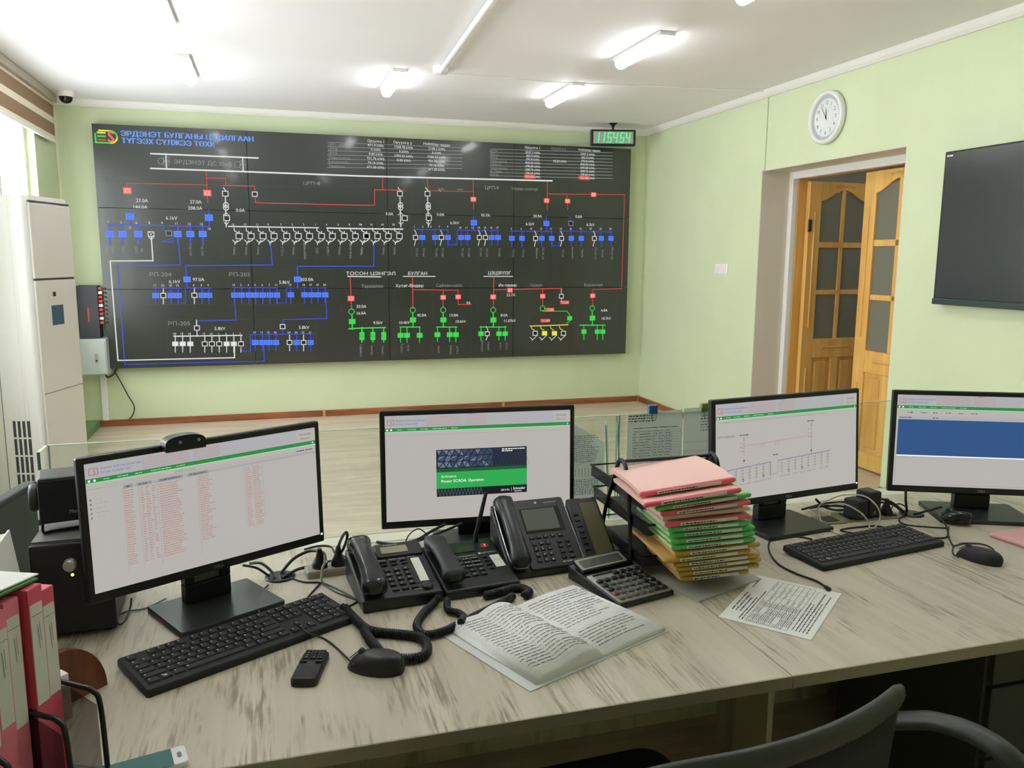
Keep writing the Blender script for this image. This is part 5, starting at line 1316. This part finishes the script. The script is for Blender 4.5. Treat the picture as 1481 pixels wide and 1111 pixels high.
# ================================================================== PAPERS ON THE GLASS
GYF = GY0-.0015
def hang(label, pts, draw, m=None, y=GYF, name='hanging_sheet'):
    P3 = [at(px, py, y=y) for px, py in pts]
    root = thing(name, label, 'paper', (P3[0].x, y, min(p.z for p in P3)))
    ox, oz = P3[0].x, min(p.z for p in P3)
    loc = [(p.x-ox, p.z-oz) for p in P3]
    b = MB(RX); b.prism(loc, 0, .0006, m or M_paper); b.build('paper', root)
    P = Print(Matrix.Translation((0, -.0006, 0)) @ RX); P.dz = .0002; draw(P, loc); P.build('print', root)
    return root
M_pgrey = thin_paper('sheet_grey', (226, 230, 226))
def d_plan(P, l):
    x0 = max(p[0] for p in l)-.12; x1 = max(p[0] for p in l)-.01; z1 = max(p[1] for p in l)-.03
    for k in range(14):
        y = z1-.004-k*.006; P.words(x0+.02*random.random(), x1-.03*random.random(), y, .0028, M_ink2, 1, .4)
        P.line([(x0+random.random()*.09, y), (x0+random.random()*.09, y-.012)], .0006, M_ink2)
    for k in range(10): P.line([(x0+.01+.01*k, .11), (x0+.01+.01*k, .085)], .0012, M_ink2); P.words(x0, x1, .075-.005*k, .003, M_ink2, 1, .3)
hang('grey schematic print leaning on the glass behind the middle monitor', [(770, 735), (872, 722), (874, 640), (833, 615), (770, 620)], d_plan, M_pgrey)
def d_table(P, l):
    w = max(p[0] for p in l); h = max(p[1] for p in l)
    for k in range(3): P.words(.005, .09, h-.014-k*.008, .004, M_ink, 1, .5)
    P.words(.02, w*.9, h-.052, .003, M_ink)
    for x in (.02, .04, .085, .105, .125, .15, .18): P.line([(x, h-.058), (x, .0)], .0006, M_ink2)
    for r in range(16):
        y = h-.062-r*.0085
        if y < .005: break
        P.line([(.02, y-.004), (.18, y-.004)], .0004, M_ink2)
        for a_, c_ in ((.022, .038), (.042, .083), (.087, .104), (.107, .124), (.128, .149)): P.words(a_, c_, y, .003, M_ink2)
hang('printed table with handwritten notes clipped to the glass by a blue clip', [(905, 690), (985, 690), (987, 592), (908, 600)], d_table, M_pgrey)
def d_note(P, l):
    w = max(p[0] for p in l); h = max(p[1] for p in l)
    for k in range(6): P.words(w*.35, w*.95, h-.03-k*.009, .0035, M_ink, 1, .6)
    for k in range(3): P.line([(0, h-.11-k*.03), (w, h-.11-k*.03)], .0006, M_ink2)
hang('second printed sheet on the glass under an olive clip', [(987, 690), (1052, 690), (1052, 586), (989, 591)], d_note, M_pgrey)
def clip(label, px, py, rgb, nm):
    p = at(px, py, y=GY0-.004); root = thing('binder_clip', label, 'clip', (p.x, GY0-.004, p.z), group='binder clips on the glass')
    m_ = mat(nm, rgb, .4)
    b = MB(); b.box(-.0145, .0145, -.002, .014, -.012, .014, m_); b.build('spring_body', root, .002)
    b = MB(); b.tube(spline([(-.009, -.003, -.008), (-.006, -.006, -.028), (0, -.006, -.032), (.006, -.006, -.028), (.009, -.003, -.008)], 5), .0009, M_dkgrey, 6); b.build('wire_handle', root)
clip('blue binder clip holding the printed table on the glass', 945, 593, (52, 104, 150), 'clip_blue')
clip('olive binder clip at the corner of the second sheet on the glass', 1021, 590, (128, 132, 60), 'clip_olive')
# leaning spare glass strips
for k, (x_, rz, lab) in enumerate(((882, -.5, 'clear plastic wallet edge standing nearest the grey schematic print'), (897, -.35, 'clear plastic wallet edge standing beside the printed table'))):
    p = at(x_, 690, y=-5.54)
    root = thing('plastic_wallet', lab, 'wallet', (p.x, -5.545, ZD+.001), rz, group='clear plastic wallets by the glass')
    b = MB(Matrix.Rotation(math.radians(-3), 4, 'Y')); b.box(-.0012, .0012, -.03, .012, 0, .285, frosted('wallet_plastic', (170, 222, 200), .45, .2)); b.build('sleeve', root)
    b = MB(Matrix.Rotation(math.radians(-3), 4, 'Y')); b.box(-.0018, .0018, -.0325, -.03, 0, .285, mat('wallet_edge', (104, 172, 148), .3)); b.build('green_edge', root)

# ================================================================== LEFT CORNER OF THE DESK
# subwoofer and satellite
root = thing('subwoofer', 'black subwoofer box with a chrome knob and green light left of the desk', 'speaker', (-4.103, -5.99+.15, ZD), math.radians(2))
M_sub = mat('subwoofer_black', (17, 18, 19), .5); M_subtop = mat('subwoofer_top_sheen', (112, 108, 106), .45)  # lighter grey of the top has its reflected light painted in
b = MB(); b.box(-.072, .072, -.14, .14, .012, .2, M_sub); b.build('cabinet', root, .003)
b = MB(); b.box(-.072, .072, -.135, .14, .2, .203, M_subtop); b.build('top_panel', root)
b = MB(); b.box(-.074, .074, -.152, -.14, .01, .2, M_sub); b.build('front_baffle', root, .004)
b = MB(RX); b.lathe([(.0125, .152), (.012, .164), (.010, .168)], mat('knob_silver', (200, 200, 196), .3, .4), 24, c=(-.002, .157, 0)); b.build('volume_knob', root)
b = MB(RX); b.lathe([(.0028, .152), (.002, .154)], mat('green_led', (170, 255, 90), .3, emit=4), 10, c=(.0, .134, 0)); b.build('power_light', root)
for sx in (-1, 1):
    for sy in (-1, 1): b = MB(); b.cyl((sx*.058, sy*.12, 0), (sx*.058, sy*.12, .014), .012, M_blkm, 12); b.build('foot', root)
root = thing('satellite_speaker', 'small black satellite speaker standing on the subwoofer', 'speaker', (-4.122, -5.885, ZD+.203), math.radians(12))
b = MB(); b.box(-.05, .055, -.045, .045, .022, .118, M_blk)
b.build('cabinet', root, .006)
b = MB(); b.box(-.048, .053, -.047, -.045, .03, .112, mat('speaker_cloth', (34, 36, 40), .8)); b.build('grille', root)
b = MB(); b.lathe([(.026, -.05), (.03, -.058), (.026, -.066), (.012, -.068)], M_dkgrey, 20, axis='x', c=(0, 0, .07)); b.build('round_side_cap', root)
b = MB(); b.tube(spline([(-.045, -.03, .024), (-.045, -.035, .004), (-.03, -.03, .003), (.03, -.02, .003), (.045, .02, .003), (.045, .03, .024)], 5), .003, M_blk, 6); b.build('stand', root)
P = Print(Matrix.Translation((.02, -.0472, .045)) @ RX); P.text('Microlab', (0, 0), .008, M_leg, 1, 0, 'c', .03); P.build('maker_name', root)
# dark side partition at the left end of the desk
M_part = mat('partition_fabric', (62, 68, 62), .7, bump=(300, .1))
root = thing('side_partition', 'dark grey side partition at the left end of the desk behind the subwoofer', 'partition', (-4.262, -5.552, 0), math.radians(-10.5))
b = MB(); b.box(-.024, 0, -.85, 0, .02, .93, M_part); b.build('panel', root, .006)
b = MB(); b.box(-.027, .003, -.852, .002, .93, .942, M_part); b.build('top_rail', root, .004)
b = MB(); b.box(-.024, 0, -.85, 0, 0, .02, M_blk); b.build('foot_rail', root)
# pink binders in a wire file holder
M_bpk = mat('binder_pink', (234, 124, 144), .4); M_bpd = mat('binder_dark_pink', (218, 84, 106), .4); M_blab = mat('binder_label', (214, 214, 204), .6)
BA = math.radians(-25)
bn, br = Vector((math.cos(BA), math.sin(BA), 0)), Vector((math.sin(BA), -math.cos(BA), 0))       # spine normal, row direction
B0 = Vector((-4.010, -6.470, ZD))
bin_labels = ['farthest pink binder with a long white spine label', 'second pink binder counted from the subwoofer', 'third pink binder counted from the subwoofer', 'fourth pink binder counted from the subwoofer',
              'fifth pink binder counted from the subwoofer', 'sixth pink binder counted from the subwoofer', 'seventh pink binder counted from the subwoofer', 'eighth pink binder counted from the subwoofer']
run = 0
for k in range(8):
    t = .0285; run += t/2+.0008
    hb_ = .292+.005*((k*3) % 4); off = [-.004, .002, -.006, .0, .003, -.003, .002, 0][k]
    pb = B0+br*run+bn*off; run += t/2+.0008
    if k in (1, 4): run += .0045
    root = thing('pink_binder', bin_labels[k], 'binder', (pb.x, pb.y, ZD+.004), BA, group='pink binders in the wire holder')
    m_ = M_bpd if k in (0, 1) else M_bpk
    b = MB(); b.box(-.2, 0, -t/2, -t/2+.002, 0, hb_, m_); b.box(-.2, 0, t/2-.002, t/2, 0, hb_, m_); b.box(-.003, 0, -t/2, t/2, 0, hb_, m_); b.build('cover', root, .0008)
    b = MB(); b.box(-.19, -.006, -t/2+.004, t/2-.004, .003, hb_-.02, M_paper); b.build('pages', root)
    b = MB(); b.box(-.0005, .0008, -t/2+.0025, t/2-.0025, hb_-.16-.012*(k % 3), hb_-.024, M_blab); lb_ = b.build('spine_label', root)
    P = Print(Matrix.Translation((.0009, 0, hb_-.04)) @ Matrix.Rotation(math.pi/2, 4, 'Z') @ RX)
    P.line([(-t/2+.004, 0), (t/2-.004, 0)], .0008, M_ink2); P.line([(-.001, -.015), (.001, -.05)], .001, M_ink2); P.line([(.003, -.012), (.004, -.04)], .0008, M_ink2); P.build('label_print', lb_)
    b = MB(); b.box(-.022, -.003, -t/2+.002, t/2-.002, hb_-.002, hb_, m_); b.build('top_edge', root)
root = thing('wire_file_holder', 'black wire mesh file holder around the pink binders', 'file holder', B0, BA)
for y, z, x in ((.008, .118, .050), (-.0622, .112, .046), (-.1575, .112, .040)):
    b = MB(); b.tube(spline([(-.2, y, .004), (-.2, y, z+.03), (-.17, y, z+.05), (x-.05, y, z+.02), (x-.012, y, z+.012), (x, y, z-.012), (x+.004, y, .004)], 7), .004, M_wire, 8); dv = b.build('divider_frame', root)
    b = MB(); b.add([(-.19, y, .005), (x-.004, y, .005), (x-.006, y, z-.01), (x-.05, y, z+.015), (-.19, y, z+.03)], [(0, 1, 2, 3, 4)], M_mesh); b.build('mesh_panel', dv)
b = MB(); b.box(-.2, .046, -.27, .012, 0, .003, M_blk); b.build('base_tray', root)
b = MB(); b.tube([(.046, .012, .004), (.046, -.27, .004)], .004, M_wire, 8); b.build('front_rail', root)
# sheet and green folder resting on the binders
root = thing('loose_document', 'white sheet with green folder lying across the pink binders', 'paper', (-4.14, -6.52, ZD+.318), math.radians(-24))
b = MB(Matrix.Rotation(math.radians(-4), 4, 'X')); b.box(-.1, .09, -.13, .075, .0, .003, mat('green_folder', (72, 130, 66), .5)); b.build('green_folder', root)
b = MB(Matrix.Rotation(math.radians(-4), 4, 'X')); b.box(-.1, .085, -.11, .082, .0045, .0065, M_paper); b.build('white_sheet', root)
# upright grey file behind them with a metal ring
root = thing('lever_file', 'pale upright file with a metal ring at the left frame edge', 'file', (-4.136, -6.19, ZD), math.radians(4))
b = MB(Matrix.Rotation(math.radians(-7), 4, 'Y')); b.box(-.035, .0, -.09, .10, 0.006, .265, mat('file_cream', (206, 200, 182), .6)); b.build('pages', root, .003)
b = MB(Matrix.Rotation(math.radians(-7), 4, 'Y')); b.box(.001, .004, -.09, .10, 0.002, .27, mat('file_white', (222, 222, 216), .5)); b.build('cover', root)
b = MB(Matrix.Rotation(math.radians(-7), 4, 'Y')); b.tube(spline([(.004, -.07, .25), (.02, -.075, .23), (.02, -.08, .17), (.004, -.08, .14)], 6), .003, M_chrome, 8); b.build('metal_ring', root)
# wooden half-round stand and white block
root = thing('wooden_stand', 'brown wooden half-round desk stand behind the wire file holder', 'stand', (-4.068, -6.262, ZD), math.radians(46))
M_wd = wood('stand_wood', (86, 44, 24), (122, 68, 40), (30, 3, 3), .35)
b = MB(RX); b.prism([(.082*math.cos(math.pi*i/20), .098*math.sin(math.pi*i/20)) for i in range(21)], -.008, .008, M_wd); b.build('half_round_back', root, .003)
b = MB(); b.box(-.06, .06, .008, .05, 0, .012, M_wd); b.build('foot', root, .003)
root = thing('white_block', 'small white block in front of the wooden stand', 'eraser', (-4.057, -6.305, ZD), math.radians(40))
b = MB(); b.box(-.009, .009, -.012, .012, .0, .08, M_white); b.build('block', root, .002)
b = MB(); b.box(-.0094, .0094, -.0124, .0124, .0, .06, mat('block_sleeve', (176, 170, 150), .6)); b.build('sleeve', root)
# pink folder at the right
root = thing('pink_folder', 'pale pink folder lying at the right edge of the desk', 'folder', (-1.61, -6.103, ZD), math.radians(6))
M_pf = mat('folder_pale_pink', (226, 168, 164), .4)
b = MB(); b.box(-.155, .155, -.11, .11, 0, .004, M_pf); b.build('back_cover', root)
b = MB(); b.box(-.15, .15, -.106, .106, .004, .009, M_paper); b.build('pages', root)
b = MB(); b.box(-.155, .155, -.11, .11, .009, .0115, M_pf); b.build('front_cover', root)
b = MB(); b.tube([(-.157, -.11, .006), (-.157, .11, .006)], .006, M_pf, 10); b.build('spine', root)

# ================================================================== SOCKETS AND CABLES
root = thing('power_strip', 'grey power strip with two black plugs behind the left phone', 'power strip', (-3.535, -5.775, ZD), math.radians(6))
b = MB(); b.rprism(-.105, .12, -.026, .026, 0, .018, .008, mat('strip_grey', (150, 146, 132), .45), 4, .003); b.build('body', root)
for x in (-.07, -.025, .02, .065): b = MB(); b.lathe([(.019, .018), (.018, .0185), (.016, .0185)], M_dkgrey, 18, c=(x, 0, 0)); b.build('socket', root)
def plug(label, loc, rz=0, h=.036, m=M_blk):
    root = thing('mains_plug', label, 'plug', loc, rz, group='mains plugs')
    b = MB(); b.lathe([(.018, 0), (.019, .008), (.015, .016), (.010, .026), (.008, h)], m, 16); b.build('body', root)
    b = MB(); b.lathe([(.0075, h), (.0055, h+.010)], M_blkm, 10); b.build('strain_relief', root)
plug('black mains plug on the power strip, nearer the left monitor', (-3.535-.07, -5.782, ZD+.0187))
plug('black mains plug on the power strip, nearer the left phone', (-3.535-.025, -5.778, ZD+.0187))
def grommet(label, px, py):
    p = at(px, py, z=ZD); root = thing('cable_grommet', label, 'grommet', (p.x, p.y, ZD), group='desk cable grommets')
    b = MB(); b.lathe([(.036, 0), (.036, .003), (.030, .005), (.022, .004)], M_blk, 28); b.build('ring', root)
    b = MB(); b.lathe([(.0215, .0), (.0215, .0035)], M_blkm, 20); b.build('brush_insert', root)
    return p
g1p = grommet('black cable grommet right of the left monitor stand', 405, 835); g2p = grommet('black cable grommet left of the right monitor stand', 1318, 744)
M_brass = mat('socket_plate', (128, 124, 92), .35, .4)
root = thing('desk_socket', 'flush metal desk socket panel holding two black adapters', 'socket', (-1.985, -5.762, ZD), math.radians(-3))
b = MB(); b.rprism(-.10, .10, -.042, .042, 0, .004, .005, M_brass, 3, .001); b.build('plate', root)
for x in (-.06, 0, .06): b = MB(); b.rprism(x-.024, x+.024, -.028, .028, .004, .0055, .006, M_blkm, 3); b.build('socket_insert', root)
root = thing('desk_socket', 'small flush metal desk socket beside the line diagram monitor base', 'socket', (-2.108, -5.767, ZD), math.radians(-3))
root.location.x = -2.128
b = MB(); b.rprism(-.04, .04, -.036, .036, 0, .004, .005, M_brass, 3, .001); b.build('plate', root)
b = MB(); b.rprism(-.022, .022, -.022, .022, .004, .0055, .006, M_blkm, 3); b.build('socket_insert', root)
for lab, x, y, w_, h_ in (('square black power adapter on the desk socket, left one', -2.042, -5.775, .042, .058), ('tall black power adapter on the desk socket, right one', -1.99, -5.765, .046, .078)):
    root = thing('power_adapter', lab, 'adapter', (x, y, ZD+.0056), math.radians(8), group='black power adapters')
    b = MB(); b.cbox(-w_/2, w_/2, -.026, .026, 0, h_, M_blk, .004); b.build('body', root)
    b = MB(); b.box(-.004, .004, -.0268, -.026, .01, .02, M_grey); b.build('usb_port', root)
plug('black mains plug on the desk socket right of the adapters', (-1.925, -5.768, ZD+.0056))
def cable(label, pts, r=.0026, m=M_blk, name='cable', cat='cable'):
    b = MB(); P = [at(p[0], p[1], z=ZD+(p[2] if len(p) > 2 else r)) for p in pts]
    b.tube(spline(P, 8), r, m, 7)
    return tag(b.build(name), label, cat, 'cables on the desk')
M_wcab = mat('white_cable', (196, 192, 180), .45)
cable('thick black cable arching from the left grommet to the power strip', [(407, 828, .006), (425, 808, .03), (448, 797, .045), (466, 799, .05), (470, 806, .05), (470, 815, .045)], .0042)
cable('black plug lead looping up beside the left phone', [(488, 805, .075), (489, 792, .095), (496, 775, .115), (501, 770, .118), (502, 778, .105), (496, 795, .06), (490, 803, .03)], .0036)
cable('black lead from the left monitor over to the power strip', [(440, 795, .02), (460, 790, .022), (478, 791, .02), (485, 800, .012), (500, 806, .006)], .003)
cable('grey cable bundle dropping into the left grommet', [(362, 815, .06), (378, 815, .045), (392, 826, .02), (397, 835, .006)], .0036, M_grey)
cable('black cable beside the grey bundle at the left grommet', [(352, 818, .05), (372, 822, .03), (390, 834, .008)], .0032)
cable('black cable running from the left grommet behind the left phone', [(408, 836, .006), (430, 824, .012), (455, 818, .01), (478, 812, .006), (505, 808, .006), (520, 806, .006)], .004)
cable('thin black cable from the left grommet to the left keyboard', [(388, 846, .004), (378, 858), (374, 875), (376, 890, .016)], .0022)
cable('thin black cable from the strip to the left keyboard', [(463, 844), (452, 856), (444, 866), (440, 880, .016)], .0022)
cable('thin black cable crossing the desk before the left phone', [(418, 835), (440, 842), (465, 843), (490, 853), (510, 864), (518, 869), (505, 877)], .0022)
cable('thin second black cable crossing the desk before the left phone', [(466, 844), (485, 856), (505, 864), (516, 868)], .002)
cable('thin white cable standing loop over the left plug', [(472, 812, .07), (466, 822, .05), (465, 838, .012), (468, 843, .003)], .0026, M_wcab)
cable('thin mouse cable running from the mouse up over the left keyboard', [(513, 963, .016), (495, 945), (478, 930), (462, 921), (447, 917, .018), (438, 910, .024), (437, 900, .026)], .0022)
cable('black cable hanging beside the left monitor base', [(190, 865, .03), (188, 880, .01), (180, 898, .003), (172, 903, .003), (168, 893, .003), (167, 880, .003)], .002)
cable('grey cable lying behind the left monitor base', [(165, 893, .003), (185, 884, .003), (210, 880, .003), (240, 866, .004)], .002, M_grey)
cable('black video cable rising behind the middle monitor', [(545, 784, .004), (570, 787, .006), (600, 782, .02), (625, 768, .05), (645, 758, .07)], .004)
cable('second black video cable beside the middle monitor stand', [(598, 785, .012), (625, 775, .03), (650, 765, .05), (668, 757, .07)], .0036)
cable('thin black loop behind the left phone', [(587, 783, .02), (592, 773, .04), (604, 765, .055), (613, 769, .045), (618, 775, .03)], .0018)
cable('black cable curling behind the antenna phone', [(728, 790, .004), (722, 775, .02), (714, 760, .05)], .002)
cable('black cord with a barrel plug lying before the right keyboard', [(1175, 780, .003), (1150, 776, .003), (1118, 779, .003), (1112, 795, .003), (1125, 815, .003), (1150, 829, .003), (1180, 840, .003), (1193, 848, .003)], .0024)
pj = at(1193, 848, z=ZD+.006); pk = at(1200, 853, z=ZD+.006)
b = MB(); b.tube([pj, pj.lerp(pk, .6), pk], [.0036, .0056, .005], M_blk, 10); tag(b.build('barrel_plug'), 'black barrel plug at the end of the cord on the right desk section', 'plug')
cable('black keyboard cable behind the right keyboard', [(1240, 772, .014), (1222, 769, .004), (1217, 766, .003), (1245, 762, .003), (1270, 761, .003), (1295, 768, .004), (1330, 776, .003), (1365, 778, .003), (1371, 770, .003), (1365, 755, .014), (1352, 740, .016)], .0026)
cable('white cable making a large standing loop over the desk socket', [(1182, 750, .02), (1183, 735, .05), (1195, 725, .075), (1220, 716, .09), (1250, 718, .085), (1268, 732, .065), (1273, 748, .03), (1266, 762, .006), (1258, 764, .004), (1256, 755, .02), (1244, 741, .05), (1220, 729, .07), (1200, 730, .06)], .0022, M_wcab)
cable('white cable trailing from the small desk socket to the right keyboard', [(1184, 738, .03), (1188, 755, .008), (1200, 766, .003), (1215, 773, .003), (1235, 775, .003)], .0022, M_wcab)
cable('thick black cable from the adapters into the right grommet', [(1262, 723, .05), (1275, 722, .055), (1290, 727, .045), (1303, 737, .02), (1312, 744, .006)], .0042)
cable('second thick black cable into the right grommet', [(1265, 728, .03), (1280, 727, .032), (1296, 733, .022), (1308, 745, .006)], .0036)
cable('black cable bunch behind the line diagram monitor', [(1172, 735, .02), (1190, 732, .02), (1215, 732, .02), (1228, 736, .016), (1210, 738, .012), (1192, 733, .014), (1180, 722, .04)], .004)
cable('black cable running behind the adapters', [(1160, 737, .012), (1195, 728, .012), (1225, 726, .012), (1245, 725, .012)], .0036)
cable('black monitor lead dropping to the right grommet', [(1310, 710, .075), (1310, 725, .045), (1312, 740, .01)], .004)
cable('black lead from the grommet across the right monitor base', [(1322, 744, .008), (1345, 738, .018), (1362, 733, .03)], .0036)
cable('thin black cable curving from the desk socket past the grommet', [(1288, 738, .02), (1294, 730, .03), (1305, 730, .03), (1312, 740, .012), (1300, 752, .004), (1312, 759, .003), (1340, 762, .003), (1372, 764, .003)], .0022)
cable('thin mouse cable looping by the right mouse', [(1372, 762, .003), (1372, 775, .003), (1379, 789, .003), (1393, 786, .003), (1420, 787, .003), (1436, 794, .003), (1438, 801, .006)], .0022)
cable('short mouse cable ending at the right mouse', [(1379, 789, .003), (1378, 800, .003), (1386, 806, .010)], .0022)

# ================================================================== OFFICE CHAIR, LOWER RIGHT
root = thing('office_chair', 'black office chair with curved back rail in the lower right', 'chair', (-3.02, -6.62, 0), math.radians(2))
M_ch = mat('chair_plastic', (56, 58, 53), .42); M_chf = mat('chair_fabric', (38, 40, 38), .85)
def L_(p): return Matrix.Rotation(-math.radians(2), 4, 'Z') @ (p-Vector((-3.02, -6.62, 0)))
rail = [L_(at(x, y, z=zv)) for x, y, zv in ((1302, 1003, .80), (1265, 1032, .803), (1215, 1060, .806), (1150, 1085, .808), (1075, 1105, .808), (985, 1122, .808))]
cxr = -.0
left = [Vector((2*(-.14)-p.x, p.y, p.z)) for p in rail[::-1]]
pts = rail+[v for v in left if v.x < rail[-1].x-.03]
sp = spline(pts, 8)
b = MB(); rings = []
for i, p in enumerate(sp):
    t = (sp[min(i+1, len(sp)-1)]-sp[max(i-1, 0)]).normalized(); n = Vector((-t.y, t.x, 0))
    k = 1 if 1 < i < len(sp)-2 else .8
    rings.append([tuple(p+n*(.011*math.cos(a))*k+Vector((0, 0, .021*math.sin(a)*k))) for a in [2*math.pi*j/12 for j in range(12)]])
b.loft(rings, M_ch); b.build('back_rail', root)
b = MB()
b.grid(lambda u, v: tuple(sp[min(len(sp)-1, int(u*(len(sp)-1)+.5))]+Vector((0, .03*v, -.018-.30*v))), len(sp)-1, 6, M_chf); bk = b.build('back_mesh', root)
mdl = bk.modifiers.new('thickness', 'SOLIDIFY'); mdl.thickness = .01
b = MB(); b.rprism(-.38, .10, -.12, .34, .40, .47, .07, M_chf, 6, .02); b.build('seat', root)
for x in (-.36, .12):
    b = MB(); b.tube(spline([(x*.6-.05, -.14, .6), (x*.6-.05, -.12, .5), (x*.6-.05, -.04, .42)], 6), .013, M_ch, 8); b.build('back_upright', root)
arm = [L_(at(x, y, z=zv)) for x, y, zv in ((1345, 1042, .665), (1385, 1052, .675), (1425, 1070, .675), (1460, 1095, .665), (1490, 1130, .63))]
b = MB(); b.tube([arm[0]+Vector((-.03, .06, -.03))]+spline(arm, 6)+[arm[-1]+Vector((-.02, .02, -.12))], .016, M_ch, 10, sx=1.5); b.build('armrest', root)
b = MB(); b.tube([arm[-1]+Vector((-.02, .02, -.12)), (.10, -.02, .43)], .014, M_ch, 8); b.build('armrest_post', root)
b = MB(); am = [Vector((-.28-p.x, p.y, p.z)) for p in arm]
b.tube(spline(am, 6)+[Vector((-.38, -.02, .43))], .016, M_ch, 10, sx=1.5); b.build('armrest', root)
b = MB(); b.cyl((-.14, .1, .08), (-.14, .1, .40), .028, M_blk, 14); b.build('gas_column', root)
for k in range(5):
    a = 2*math.pi*k/5+.3; e = (-.14+.27*math.cos(a), .1+.27*math.sin(a))
    b = MB(); b.tube([(-.14, .1, .1), (e[0], e[1], .065)], [.026, .016], M_blk, 8); lg = b.build('leg', root)
    b = MB(); b.cyl((e[0]-.012, e[1], .03), (e[0]+.012, e[1], .03), .03, M_blk, 14); b.build('castor', lg)

bpy.data.objects.remove(_to); bpy.data.curves.remove(_tc)
